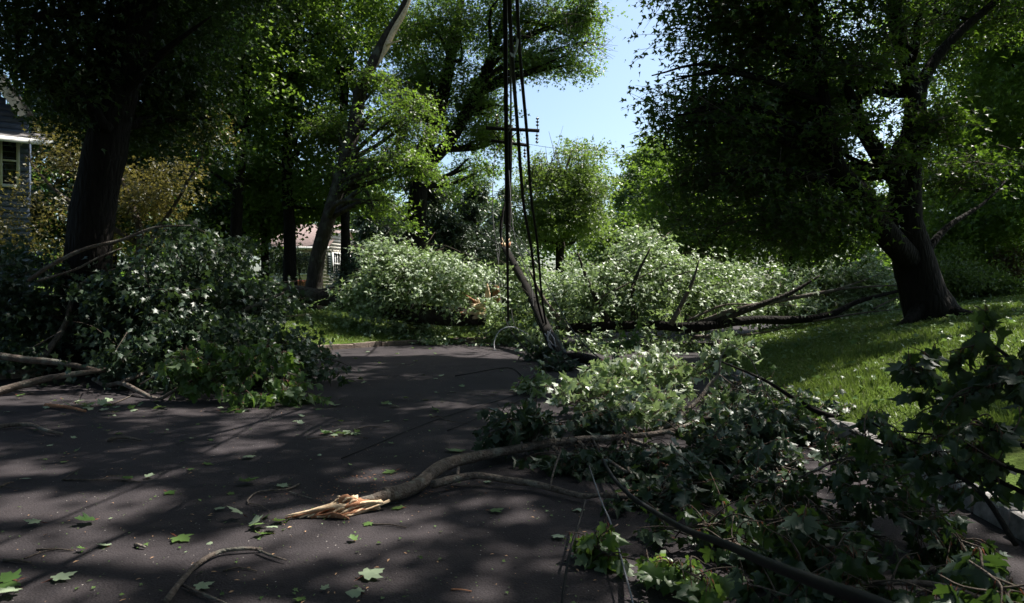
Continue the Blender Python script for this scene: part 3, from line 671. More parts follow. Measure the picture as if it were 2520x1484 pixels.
tree("pale_tree", "pale green tree low in the gap behind the fallen crown", "tree",
    [([gbase(1500, 50)] + W((1500, 640, 50), (1500, 590, 50)), [.2, .16, .08])],
    [E(1480, 600, 50, 40, 50, 3), E(1540, 580, 50, 40, 50, 3), E(1580, 560, 50, 60, 50, 3), E(1500, 550, 60, 30, 52, 2)],
    M['far_tree'], 16000, size=.24, seed=63, carve=False, length=.9, width=.3)

# big maple, right
b0 = gbase(2296, 15.2)
root = tree("maple_tree", "huge dark maple with forked trunk on the right grass bank", "tree",
    [([b0] + W((2262, 700, 15.2), (2238, 600, 15.2), (2226, 520, 15.2), (2235, 400, 15.2), (2252, 290, 15.2), (2240, 200, 15.2), (2205, 60, 15.2), (2195, -120, 15.2), (2190, -400, 15)), [.47, .42, .38, .34, .29, .24, .18, .15, .12, .08]),
     (W((2235, 640, 15.0), (2175, 570, 14.5), (2115, 480, 14.1), (2055, 405, 14.0), (2030, 280, 14.0), (2012, 120, 14.2), (2000, -40, 14.4)), [.27, .25, .22, .18, .14, .10, .06]),
     (W((2252, 290, 15.2), (2270, 200, 15.3), (2330, 110, 15.5), (2430, 20, 15.6), (2560, -90, 15.7)), [.19, .14, .11, .08, .05]),
     (W((2110, 470, 14.8), (1980, 430, 13.6), (1850, 420, 13.4), (1750, 430, 13.3)), [.13, .1, .06, .03]),
     (W((2230, 480, 15.2), (2130, 330, 14.5), (2080, 200, 14)), [.2, .15, .08]),
     (W((2262, 640, 15.2), (2330, 560, 15.6), (2420, 500, 16), (2480, 440, 16.4)), [.11, .07, .035, .012])],
    [E(1800, 120, 150, 130, 15, 1.8), E(1740, 300, 110, 110, 14.6, 1.6), E(1900, 260, 170, 140, 16, 2), E(1840, 440, 150, 90, 15, 1.6), E(1720, 430, 90, 60, 14.2, 1.3), E(2000, 420, 130, 110, 16.4, 1.4), E(2060, 180, 150, 150, 16.4, 1.4),
     E(1790, -80, 110, 120, 14.5, 2), E(2000, -60, 250, 150, 15, 3), E(2330, 40, 180, 110, 17.5, 1.6), E(1980, 560, 150, 60, 15.6, 1.4), E(1850, 560, 120, 45, 14.8, 1.4), E(2350, 430, 90, 90, 17.5, 1.2), E(2140, 540, 45, 40, 13.8, .6), E(2110, 150, 70, 50, 13.6, .7), E(2000, 330, 80, 60, 13.4, .8), E(2160, 380, 60, 60, 13.8, .7), E(1950, 520, 110, 50, 13.8, .8), E(2290, 330, 60, 60, 14.2, .7), E(2260, 60, 80, 60, 14.2, .8),
     E(1640, 190, 50, 30, 14, .6), E(1655, 300, 40, 50, 14, .6), E(2200, -500, 600, 260, 15, 5)],
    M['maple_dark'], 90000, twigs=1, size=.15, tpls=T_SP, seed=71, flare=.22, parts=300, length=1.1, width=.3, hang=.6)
for (a_, b_, c_, r0) in (((2300, 770), (2360, 790), (2420, 785), .13), ((2260, 775), (2235, 800), (2200, 815), .12)):
    p = [P(*a_, 15), G(1, 1, 0) * 0 + P(*b_, 14.7), P(*c_, 14.6)]
    p = [np.array([q[0], q[1], float(ground_z(q[0], q[1])) + z_]) for q, z_ in zip(p, (.25, .06, -.05))]
    tube("root_flare", p, [r0 * 1.6, r0, r0 * .5], M['bark_dark'], root, sides=8, rough=.1)
# trees behind the maple on the right
def bt(label, px, d, ells, n, seed, mat='wood_tree', name="leafy_tree"):
    return tree(name, label, "tree", [([gbase(px, d)] + W((px + 5, 560, d), (px, 380, d), (px + 10, 150, d)), [.24, .2, .16, .08])], ells, M[mat], n, group="trees behind the right maple", size=.2, seed=seed, carve=False, tpls=T_SP)
bt("yellow green tree glowing behind the maple near the sky gap", 1700, 27, [E(1700, 500, 110, 90, 27, 2.5), E(1760, 590, 130, 60, 26, 2), E(1700, 380, 70, 70, 27, 2), E(1820, 380, 90, 90, 28, 2)], 26000, 81)
bt("backlit tree between the maple trunk and the sky gap", 1950, 28, [E(1940, 560, 130, 70, 28, 2.5), E(2050, 600, 110, 50, 27, 2), E(1900, 420, 120, 100, 29, 2.5), E(2000, 200, 200, 180, 30, 3)], 30000, 82)
bt("bright backlit tree right of the maple trunk", 2400, 25, [E(2400, 520, 130, 90, 25, 2.5), E(2480, 380, 110, 110, 25, 2.5), E(2330, 570, 80, 60, 25, 2), E(2420, 230, 140, 120, 26, 3), E(2330, 640, 90, 30, 24, 1.5)], 34000, 83)
bt("tall light tree at the right picture edge", 2560, 22, [E(2500, 120, 120, 130, 22, 2.5), E(2540, 300, 110, 110, 22, 2.5), E(2530, 520, 100, 100, 22, 2.5), E(2480, -60, 200, 120, 23, 3)], 30000, 84)
def shrub(name, label, c, ells, mat, n, seed, **k):
    rt = empty(name, c, label, "shrub"); a = Acc(); r = np.random.default_rng(seed)
    for e in ells:
        for q in range(5): a.tube([np.asarray(c), (np.asarray(c) + e[0]) / 2 + r.normal(size=3) * .1, e[0] + r.normal(size=3) * e[1] * .5], [.03, .02, .006], sides=4, per=3)
    a.build("stem", M['twig'], rt); crown("foliage", rt, ells, mat, n, k.pop('tpls', T_SP), seed=seed, **k); return rt
shrub("shrub", "broad sunlit shrub right of the maple trunk", gbase(2395, 21), [E(2390, 690, 75, 55, 21, 1.2), E(2340, 660, 50, 50, 21, 1), E(2440, 710, 40, 35, 21, .8)], M['far_tree'], 9000, 91, size=.12, length=.6, width=.2, carve=False)
shrub("shrub", "rust brown dead bush at the far right edge", gbase(2505, 22), [E(2500, 660, 38, 45, 22, .9)], M['rust'], 3000, 92, size=.12, length=.5, width=.2, carve=False)
shrub("shrub", "dark clipped bush beside the garage wing", gbase(905, 30), [E(900, 650, 35, 35, 30, 1.2)], M['pine'], 4000, 93, size=.14, length=.5, width=.2, carve=False)
shrub("shrub", "dark evergreen branches hiding the front of the cream house", gbase(740, 35), [E(735, 650, 45, 40, 35, .8), E(690, 640, 40, 50, 35, .8)], M['pine'], 3200, 95, size=.16, length=.8, width=.2, carve=False, tpls=T_NEED)
shrub("shrub", "bright green garden bush under the cream house windows", gbase(868, 40), [E(860, 696, 30, 12, 40, .8)], M['wood_tree'], 1500, 94, size=.14, length=.5, width=.2, carve=False)
# overhead canopy: tall tree off to the right whose shade dapples the road
def dapple(pos, r):  # thins the crown along the sun's path to shape the light patches
    q = sunproj(pos); ca, sa = math.cos(.35), math.sin(.35)
    u = q[:, 0] * ca + q[:, 1] * sa; v = -q[:, 0] * sa + q[:, 1] * ca
    n = .55 * N1(u * .9 + 40, v * 1.5 + 7) + .45 * N2(u * 2.3 + 3, v * 3.6 + 9)
    thr = .55 + .05 * (q[:, 0] < -3.5) - .10 * (q[:, 0] > 1.5) - .05 * (q[:, 1] > 9) - .06*((q[:,0]<-2)&(q[:,1]>10.8))
    return r.random(len(pos)) < np.where(n > thr, .04, 1.0)
b0 = np.array([13.5, 4.0, float(ground_z(13.5, 4)) - .1])
oh = [(np.array([x, y, z]), np.array([a, b_, c])) for x, y, z, a, b_, c in ((4, 8.5, 15.2, 4.6, 4, 1.6), (8, 12, 15.8, 4.6, 4.6, 1.8), (9, 6, 15.5, 4.6, 4, 1.8), (3, 13.5, 15.6, 4.4, 4.4, 1.5), (12.5, 8, 15, 4, 4.5, 2.4), (13, 3, 14.5, 4, 4, 2.5), (5.5, 18, 16.6, 5, 3.5, 1.6), (1, 9.5, 16, 3.5, 4, 1.2))]
tree("tall_maple_tree", "tall maple beside the road whose high crown shades the asphalt", "tree",
    [([b0, b0 + (-.2, .5, 5), b0 + (-.8, 1.2, 9.5), b0 + (-1.5, 2, 13.5)], [.45, .38, .32, .2]),
     ([b0 + (-.8, 1.2, 9.5), b0 + (-3.5, 3, 12.2), b0 + (-8, 5, 14.5), b0 + (-11.5, 5.5, 15.2)], [.2, .16, .1, .04]),
     ([b0 + (-.8, 1.2, 9.5), b0 + (-3, 5, 12.5), b0 + (-6, 10, 15)], [.18, .13, .05])],
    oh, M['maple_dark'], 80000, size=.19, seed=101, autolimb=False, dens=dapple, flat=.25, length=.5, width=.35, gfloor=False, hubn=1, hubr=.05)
# unseen trees added around the viewpoint to shut out sky and deepen the shade
def at_tree(label, x, y, ells_, n, seed, size=.34, h=12):
    b = np.array([x, y, float(ground_z(x, y)) - .1])
    return tree("unseen_shade_tree", label, "tree", [([b, b + (.2, .1, h * .5), b + (.3, .3, h)], [.4, .33, .12])], [(np.array(c), np.array(q)) for c, q in ells_], M['maple_dark'], n, group="unseen trees added to deepen the shade", size=size, seed=seed, autolimb=False, gfloor=False, carve=True, length=1.4)
at_tree("unseen broad tree added for shade left of the road beside the viewpoint", -13, 3, [((-9, 3, 13), (6, 6, 3)), ((-5, 9, 15.5), (5, 6, 2)), ((-14, 5, 10), (4, 6, 4)), ((-3, 1, 15), (5, 5, 2)), ((-9, 14, 16.5), (5, 5, 1.8)), ((-2, 20, 18), (5, 5, 1.5)), ((-8, 24, 20), (6, 6, 2))], 60000, 201)
at_tree("unseen broad tree added for shade on the left behind the viewpoint", -9, -9, [((-7, -8, 10), (7, 6, 5)), ((-2, -6, 14), (6, 5, 2.5))], 32000, 202, .38)
at_tree("unseen high crowned tree added for shade beside the right bank, out over the lawn", 19, 12, [((18, 10, 9), (4, 6, 4)), ((20, 16, 12), (5, 6, 4)), ((13, 20, 19), (6, 6, 2.5)), ((6, 24, 20), (6, 5, 1.5))], 36000, 207)
at_tree("unseen broad tree added for shade on the right behind the viewpoint", 8, -9, [((7, -8, 9), (7, 6, 5)), ((3, -3, 14), (6, 5, 2.5))], 32000, 203, .38)
at_tree("unseen tree added for shade over the road behind the viewpoint", 1, -22, [((0, -20, 9), (12, 6, 7))], 26000, 204, .5)
at_tree("unseen tree added for shade far to the right behind the viewpoint", 20, -2, [((20, -2, 9), (6, 8, 6))], 24000, 205, .42)
at_tree("unseen tree added for shade far to the left behind the viewpoint", -22, -4, [((-20, -2, 8), (5, 9, 7))], 24000, 206, .42)
# distant woods
ells = []
r = np.random.default_rng(77)
for k in range(46):
    px = -100 + k * 60; d = 66 + r.random() * 10
    top = (300 if px < 560 else 440) + 70 * r.random()
    if 1270 < px < 1740: top = 560 + 30 * r.random()
    if px > 1740: top = 380 + 80 * r.random()
    for py in np.arange(top, 720, 75): ells.append(E(px + r.normal() * 20, py, 60, 55, d, 3))
ww = link("distant_woods", mk("x", [(0, 0, 0)], mats=[]))
bpy.data.objects.remove(ww)
pos, R, sc, _ = foliage(ells, 150000, per=16, length=2.2, width=.7, size=.42, seed=78, carve=False, flat=.3)
V, T, mi = inst(pos, R, sc, T_LOW, r)
tag(link("distant_woods", mk("distant_woods", V, T, mats=[M['wood_tree']])), "dense dark woods closing the view behind the houses and trees", "woods", kind="stuff")
ells = [E(px, 690 + 10 * math.sin(px), 60, 40 + 20 * abs(math.sin(px * 1.7)), d_, 1.5) for px, d_ in [(x, 46 + 5 * math.sin(x)) for x in list(range(-80, 640, 60)) + list(range(920, 1300, 60)) + list(range(1600, 2700, 60))]]
pos, R, sc, _ = foliage(ells, 36000, per=14, length=1.2, width=.4, size=.24, seed=79, carve=False)
V, T, mi = inst(pos, R, sc, T_LOW, r)
tag(link("undergrowth", mk("undergrowth", V, T, mats=[M['maple_dark']])), "dark undergrowth along the foot of the woods", "undergrowth", kind="stuff")

# ------------------------------------------------------------------ fallen trees across the road
def splinters(parent, base, direction, n, length, spread, rad, mat, seed, name="splinter", w0=.03):
    r = np.random.default_rng(seed); d = norm(np.asarray(direction, float))
    for k in range(n):
        off = norm(np.cross(d, r.normal(size=3))) * rad * r.random() ** .5
        dd = norm(d + r.normal(size=3) * spread); l = length * (.35 + .65 * r.random())
        s = base + off; e = s + dd * l; sd = norm(np.cross(dd, r.normal(size=3))); u = norm(np.cross(dd, sd)); wd = w0 * (.5 + r.random()); th = wd * .35
        m1 = s + dd * l * .55 + sd * wd * .2
        V = np.array([s - sd * wd - u * th, s + sd * wd - u * th, s + sd * wd + u * th, s - sd * wd + u * th,
                      m1 - sd * wd * .8 - u * th, m1 + sd * wd * .7 - u * th, m1 + sd * wd * .7 + u * th, m1 - sd * wd * .8 + u * th, e, e + sd * wd * .15])
        Acc_ = Acc(); Acc_.add(V, [(0, 1, 5, 4), (1, 2, 6, 5), (2, 3, 7, 6), (3, 0, 4, 7), (3, 2, 1, 0), (4, 5, 9, 8), (6, 7, 8, 9)], [(5, 6, 9), (7, 4, 8)])
        Acc_.build(name, mat if k % 5 else M['torn_red'], parent, smooth=False)
# tree A: from a torn stump on the left, its trunk lying to the right
b0 = np.array([*P(665, 730, 25.5)[:2], 0]); b0[2] = float(ground_z(b0[0], b0[1])) - .1
st = empty("tree_stump", b0, "torn stump with raw orange wood at the left end of the fallen trunk", "stump")
sh_ = b0 + (0, 0, .55)
tube("stump_base", [b0, b0 + (0, 0, .35), b0 + (.05, 0, .75)], [.42, .36, .33], M['bark'], st, sides=14, rough=.12, flare=.4)
splinters(st, b0 + (0, 0, .6), (.15, 0, 1), 18, .9, .35, .3, M['torn'], 3, w0=.06)
b0 = P(720, 715, 25.3)
rt = empty("fallen_tree", (b0[0], b0[1], float(ground_z(b0[0], b0[1]))), "fallen tree lying from the torn stump to the road, bright leaf mound over its trunk", "fallen tree")
tube("trunk", W((640, 712, 25.5), (700, 716, 25.4), (770, 728, 25.2), (840, 742, 25), (930, 762, 23.6), (1030, 772, 22.4), (1120, 778, 21.9), (1190, 780, 21.6)), [.28, .29, .30, .30, .31, .31, .31, .28], M['bark'], rt, sides=16, rough=.08)
tube("limb", W((770, 722, 25.2), (830, 708, 24.9), (900, 690, 24.5), (980, 660, 24.2)), [.1, .09, .06, .02], M['bark'], rt, sides=8, rough=.06)
tube("limb", W((770, 730, 25), (850, 722, 24.8), (930, 705, 24.4)), [.09, .07, .03], M['bark'], rt, sides=8, rough=.06)
tube("limb", W((1000, 770, 24), (1060, 700, 23.4), (1120, 640, 23)), [.12, .08, .03], M['bark'], rt, sides=8, rough=.06)
tube("limb", W((930, 760, 24.4), (930, 690, 23.6), (960, 630, 23)), [.12, .08, .03], M['bark'], rt, sides=8, rough=.06)
splinters(rt, P(1190, 768, 21.5), (-.9, -.3, .05), 12, .95, .3, .22, M['torn'], 4, w0=.07)
splinters(rt, P(1190, 748, 21.5), (-.2, 0, .9), 5, .7, .3, .15, M['torn'], 5, w0=.08)
FK = dict(up=.7, tilt=.5, outn=.9, hang=.45, length=1.5, width=.20, flat=.05, droop=.55, carve=False, flip=.5, hubn=7, hubr=.27, per=24, hn=.3)
crown("foliage", rt, [E(1000, 680, 110, 62, 22.8, 1.9), E(1110, 690, 80, 62, 22.5, 1.8), E(935, 715, 70, 55, 23.4, 1.5), E(1050, 640, 70, 30, 23, 1.1), E(960, 620, 50, 20, 23.2, .7), E(900, 700, 30, 35, 24, 1.0),
    E(1160, 725, 50, 30, 23.4, .8), E(1020, 800, 50, 24, 22.6, .7), E(1090, 832, 95, 17, 21.9, .5), E(1190, 825, 70, 26, 22, .6), E(1040, 840, 50, 10, 21.2, .4)],
    M['fallen'], 16500, T_SP, parts=300, twigs=2, kind="stuff", size=.17, seed=111, **FK)
# tree B: the big crown in the middle, limbs reaching right to the maple
b0 = P(1500, 800, 20)
rt = empty("fallen_tree", (b0[0], b0[1], 0), "huge fallen crown filling the road between leaning pole and right maple", "fallen tree")
tube("trunk", W((1310, 822, 19.5), (1400, 808, 19.6), (1500, 801, 19.3), (1600, 800, 19.0), (1680, 805, 18.6), (1747, 801, 18.5), (1847, 788, 18.8), (1947, 788, 18.7), (2040, 775, 18.7), (2113, 741, 18.9), (2227, 712, 19.2)),
     [.15, .14, .13, .125, .13, .125, .12, .11, .09, .065, .04], M['bark_dark'], rt, sides=12, rough=.08)
for pts, r_ in (([(1763, 790), (1847, 758), (1930, 728), (1980, 701), (2017, 678)], .11), ([(1713, 798), (1813, 761), (1913, 741), (2033, 718), (2097, 708), (2227, 701)], .085), ([(1690, 790), (1780, 751), (1867, 750), (1960, 752)], .04),
               ([(2060, 712), (2110, 695), (2163, 675)], .035), ([(1500, 800), (1450, 700), (1420, 620)], .1), ([(1560, 800), (1560, 700), (1600, 610)], .1), ([(1400, 810), (1340, 740), (1300, 660)], .09), ([(1650, 800), (1700, 700), (1720, 640)], .08),
               ([(1460, 860), (1600, 850), (1800, 845)], .11), ([(1700, 830), (1850, 822), (1960, 800)], .06), ([(2150, 760), (2200, 735), (2240, 725)], .03), ([(2000, 790), (2120, 770), (2230, 760)], .035), ([(1600, 715), (1680, 672), (1760, 660)], .03), ([(1480, 730), (1560, 690), (1640, 650)], .03)):
    n_ = len(pts); dd = 18.6 if pts[0][0] > 1600 else 19.4
    tube("limb", [P(a, b, dd - .15 * i * (1 if pts[0][0] > 1650 else -1) * 0) for i, (a, b) in enumerate(pts)], [r_ * (1 - .8 * i / (n_ - 1)) for i in range(n_)], M['bark_limb'] if r_ < .1 else M['bark'], rt, sides=8, rough=.06)
crown("foliage", rt, [E(1480, 700, 110, 70, 20.6, 2), E(1590, 690, 110, 80, 20.8, 2), E(1620, 620, 70, 60, 22, 1.6), E(1560, 590, 50, 30, 22.5, 1.2), E(1340, 740, 75, 75, 21, 1.5), E(1300, 680, 50, 50, 22.5, 1.2), E(1420, 650, 60, 30, 21.5, 1.3), E(1700, 700, 80, 60, 21, 1.6),
    E(1500, 765, 130, 36, 20.4, 1.1), E(1300, 820, 80, 30, 20.6, .9), E(1400, 832, 90, 22, 19.0, .5), E(1500, 835, 90, 24, 18.9, .5), E(1620, 838, 110, 20, 18.6, .5), E(1780, 735, 90, 50, 21, 1.4), E(1880, 700, 80, 40, 21.5, 1.4), E(1990, 690, 90, 45, 21.5, 1.4), E(2100, 690, 90, 40, 21, 1.3), E(2170, 720, 60, 35, 20.6, 1.0),
    E(1950, 745, 120, 30, 20.4, 1.0), E(1770, 836, 100, 18, 18.6, .5), E(2080, 765, 100, 20, 20, .7), E(1250, 790, 40, 50, 21, .8)],
    M['fallen'], 34000, T_SP, parts=300, twigs=3, kind="stuff", size=.168, seed=112, **FK)
shrub("fallen_branch", "dull red broken wood with dark foliage behind the hanging cables", P(1225, 740, 24), [E(1215, 690, 40, 40, 25, 1), E(1235, 640, 40, 60, 26, 1)], M['pine'], 3500, 113, size=.14, length=.6, width=.25, carve=False)
ro = bpy.data.objects; 
o = empty("broken_stump", P(1222, 720, 23.6), "upright reddish snapped stump behind the hanging cables", "stump"); tube("stump_base", W((1222, 745, 23.6), (1221, 715, 23.6), (1223, 702, 23.6)), [.16, .13, .06], M['torn_red'], o, sides=9, rough=.2)

# ------------------------------------------------------------------ broken utility poles and cables
rt = empty("utility_pole", P(1248, 620, 28), "upright dark utility pole with two crossarms in the middle of the picture", "utility pole")
tube("pole", W((1254, 308, 28), (1252, 400, 28), (1249, 500, 28), (1246, 640, 28)) + [gbase(1240, 28)], [.12, .13, .14, .15, .16], M['pole'], rt, sides=12)
def arm(a, b, th, name="crossarm"):
    a = np.asarray(a); b = np.asarray(b); ex = norm(b - a); ey = norm(np.cross((0, 0, 1), ex)); R_ = np.stack([ex, ey, np.cross(ex, ey)], -1)
    return Acc().box((a + b) / 2, np.linalg.norm(b - a), th, th, R_).build(name, M['pole'], rt, smooth=False)
a1 = arm(P(1195, 315, 27.8), P(1327, 322, 27.8), .12); a2 = arm(P(1208, 346, 28.2), P(1296, 358, 28.2), .11)
arm(P(1232, 352, 27.85), P(1212, 322, 27.85), .04, "brace"); arm(P(1256, 340, 27.85), P(1275, 323, 27.85), .04, "brace")
def insulator(p, par, down=True):
    s = -1 if down else 1; k = Acc()
    k.tube([p, p + (0, 0, s * .5)], [.018, .018], sides=6)
    for q in range(3): k.tube([p + (0, 0, s * (.12 + .13 * q)), p + (0, 0, s * (.17 + .13 * q)), p + (0, 0, s * (.2 + .13 * q))], [.03, .075, .02], sides=8, per=2)
    o = k.build("insulator", M['insul'], par); o.location = (0, 0, 0); return o
insulator(P(1321, 324, 27.8), a1); insulator(P(1322, 318, 27.8), a1, False); insulator(P(1291, 360, 28.2), a2); insulator(P(1222, 312, 27.8), a1, False)
tube("conduit", W((1246, 480, 27.6), (1245, 560, 27.4), (1243, 620, 27.4), (1249, 690, 27)), [.035, .035, .035, .03], M['conduit'], rt, sides=8)
top = P(1243, 612, 23.5); bot = G(1400, 905)
rt = empty("broken_pole", (bot[0], bot[1], 0), "snapped utility pole leaning to the left with splintered top", "utility pole")
bot = bot.copy(); bot[2] = .16
tube("pole", [bot, P(1366, 855, bot[1] + 1.0), P(1300, 715, 20.4), top], [.14, .135, .125, .115], M['pole'], rt, sides=14, rough=.03)
splinters(rt, top, (-.1, .3, 1), 9, .5, .3, .1, M['torn'], 8, w0=.05)
tube("pole_fragment", W((1238, 610, 23.8), (1232, 570, 24), (1236, 530, 24.2), (1243, 498, 24.4)), [.06, .055, .05, .03], M['pole'], rt, sides=9, rough=.1)
a_ = Acc()
r = np.random.default_rng(9)
for k in range(7):
    p = [P(1352 + r.normal() * 6, 815 + r.normal() * 4, bot[1] + 1.1)]
    for q in range(1, 5): p.append(P(1352 + q * 13 + r.normal() * 9, 815 + q * 24 + r.normal() * 6, bot[1] + 1.0 - q * .2))
    a_.tube(p, [.014] * 5, sides=5, per=5)
a_.build("wire_tangle", M['steel'], rt)
k = Acc()
for i in range(14): 
    f = i / 13; c = P(1366 + 30 * f, 822 + 52 * f, bot[1] + .7 - .6 * f); k.box(c, .16, .006, .014, [[.8, 0, .5], [0, 1, 0], [-.5, 0, .8]])
k.build("metal_rack", M['steel'], rt, smooth=False)

def cable(label, pts, rad, mat='black', name="cable", sides=8, per=6, group=None):
    rr = rad if isinstance(rad, (list, tuple)) else [rad] * len(pts)
    o = Acc().tube(pts, rr, sides=sides, per=per).build(name, M[mat]); return tag(o, label, "cable", group)
bt_ = G(1375, 890)
cable("thickest black overhead cable dropping from the top centre to the road", W((1238, -700, 7.0), (1241, -120, 9.0), (1243, 60, 9.8), (1245, 300, 11.5), (1247, 520, 13.5), (1249, 700, 16.5), (1250, 790, 18.0)), [.034, .034, .034, .036, .036, .03, .026], sides=12)
cable("thin cable just right of the thickest one, meeting the first crossarm", W((1250, -420, 6.0), (1254, -60, 8.0), (1256, 150, 12), (1256, 310, 20), (1250, 325, 27.6)), [.014, .016, .02, .026, .02])
cable("second black cable bowing right of the pole and ending at the tangle", W((1248, -300, 5.0), (1253, 0, 6.4), (1262, 170, 8.0), (1272, 300, 10), (1288, 500, 13), (1308, 620, 15), (1322, 740, 16.6), (1348, 830, 17.2)), [.018, .02, .024, .026, .03, .03, .028, .025])
cable("rightmost black cable hanging from the top of the picture", W((1265, -420, 4.8), (1272, 0, 6.6), (1282, 170, 8.3), (1297, 340, 10.6), (1306, 480, 13), (1322, 600, 14.8), (1334, 740, 16.4), (1350, 835, 17.1)), [.016, .018, .021, .024, .026, .026, .026, .026])
cable("grey loop of cable hanging beside the top of the tall cables", W((1256, -60, 7.2), (1254, 60, 7.4), (1258, 133, 7.5), (1268, 128, 7.5), (1274, 90, 7.4), (1276, 30, 7.3), (1274, -60, 7.2)), .012, 'conduit')
cable("thin dark wire running from the pole foot up to the left of the poles", W((1229, 360, 27), (1216, 400, 26), (1212, 520, 25), (1225, 640, 23), (1234, 720, 22), (1250, 800, 20), (1290, 860, 18.4)), .014)
cable("dark guy wire slanting from the broken pole down into the leaf pile", W((1246, 545, 24), (1300, 620, 20), (1345, 700, 17.5), (1400, 800, 14.5), (1455, 865, 12.4), (1520, 910, 11)), .012)
cable("black wire curving from the pole foot towards the leaf pile", W((1256, 740, 21), (1266, 800, 19), (1310, 850, 17), (1350, 880, 15.8), (1372, 900, 15.2)), .012)
cable("pale wire loop standing on the road left of the leaning pole", W((1298, 822, 18.6), (1262, 805, 18.8), (1232, 812, 19), (1216, 840, 19), (1220, 868, 18.8), (1236, 880, 18.4), (1290, 884, 17.6)), .013, 'alum')
cable("bright steel strand along the leaning pole", W((1262, 650, 22.5), (1306, 740, 20.0), (1345, 820, 17.6), (1385, 880, 15.6), (1400, 915, 14.6), (1455, 975, 12)), .011, 'steel')
cable("steel strand with white clamp lying at the foot of the pole", W((1320, 850, 16.8), (1345, 875, 16), (1375, 895, 15), (1400, 915, 14.4), (1410, 925, 14.2)), .010, 'alum')
c_ = P(1350, 882, 15.7); tag(Acc().tube([c_ + (-.12, 0, .08), c_, c_ + (.14, 0, -.08)], [.02, .035, .015], sides=8).build("wire_clamp", M['white']), "white wire clamp on the strand left of the pole foot", "clamp")
ins = P(1388, 921, 14.4); tag(Acc().tube([ins + (-.06, 0, 0), ins, ins + (.06, 0, 0)], [.03, .05, .03], sides=8, per=2).build("insulator", M['white']), "small white insulator lying at the pole foot", "insulator")
cable("near thick black cable sweeping down to the bottom right corner", W((1430, 905, 13), (1443, 960, 9.6), (1449, 1020, 7.8), (1457, 1077, 6.8), (1473, 1113, 6.3), (1503, 1167, 5.5), (1540, 1210, 4.8), (1590, 1247, 4.1), (1680, 1300, 3.1), (1780, 1337, 2.4), (1880, 1382, 1.9), (2013, 1434, 1.5), (2147, 1483, 1.22), (2350, 1570, 1.0), (2600, 1650, .85)), .0150, sides=12)
cable("thin steel braided wire lying near the bottom centre", W((1440, 1120, 6.4), (1477, 1227, 4.85), (1500, 1280, 4.4), (1520, 1343, 3.95), (1537, 1407, 3.6), (1557, 1483, 3.25), (1575, 1560, 3.0)), .0055, 'steel')
cable("short dark strip running down under the hanging leaf cluster", W((1440, 1230, 4.6), (1420, 1300, 4.2), (1403, 1355, 3.9), (1388, 1440, 3.5), (1378, 1540, 3.2)), .0075)  # thin dark line drawn as a black tube
cable("pale overhead wire crossing behind the maple edge", W((1100, 440, 60), (1330, 498, 50), (1440, 508, 45), (1560, 530, 41), (1650, 545, 38), (1900, 575, 32)), .035, 'alum')
cable("dark overhead wire just below the pale one", W((1100, 470, 60), (1430, 518, 45), (1560, 535, 41), (1660, 553, 38), (1900, 590, 32)), .025)
cable("highest thin wire crossing the sky gap", W((1150, 325, 70), (1330, 360, 62), (1560, 387, 55), (1800, 420, 48)), .018)
cable("second thin wire crossing the sky gap lower down", W((1300, 410, 64), (1490, 435, 58), (1570, 447, 54), (1800, 480, 48)), .018)
cable("thin wire stretched from the wood to the hanging cables", W((1120, 548, 26), (1180, 570, 24), (1222, 600, 22), (1246, 615, 20)), .012)
cable("dark wire lying across the shaded road at the left of the pole", [G(1120, 925, .02), G(1250, 905, .02), G(1300, 935, .02), G(1390, 960, .02), G(1480, 985, .02)], .010)
cable("slack black cable drooping in a loop between the pole and the tall cables", W((1252, 420, 26), (1262, 560, 23), (1284, 640, 21), (1306, 700, 19.5), (1316, 780, 18.3), (1340, 822, 17.4)), .014)
cable("thin black cable trailing from the pole fragment to the road edge", W((1236, 560, 24), (1226, 650, 22), (1236, 760, 20), (1268, 830, 18.6), (1330, 878, 16.8), (1420, 892, 15.8)), .012)
for (lab, pts) in (("upper thin wire lying across the sunlit road toward the leaf pile", [(840, 1128), (1080, 1030), (1260, 975), (1400, 935)]), ("lower thin wire lying across the road in the foreground shade", [(1100, 1060), (1230, 1005), (1330, 965)])):
    cable(lab, [G(a, b, .012) for a, b in pts], .005)

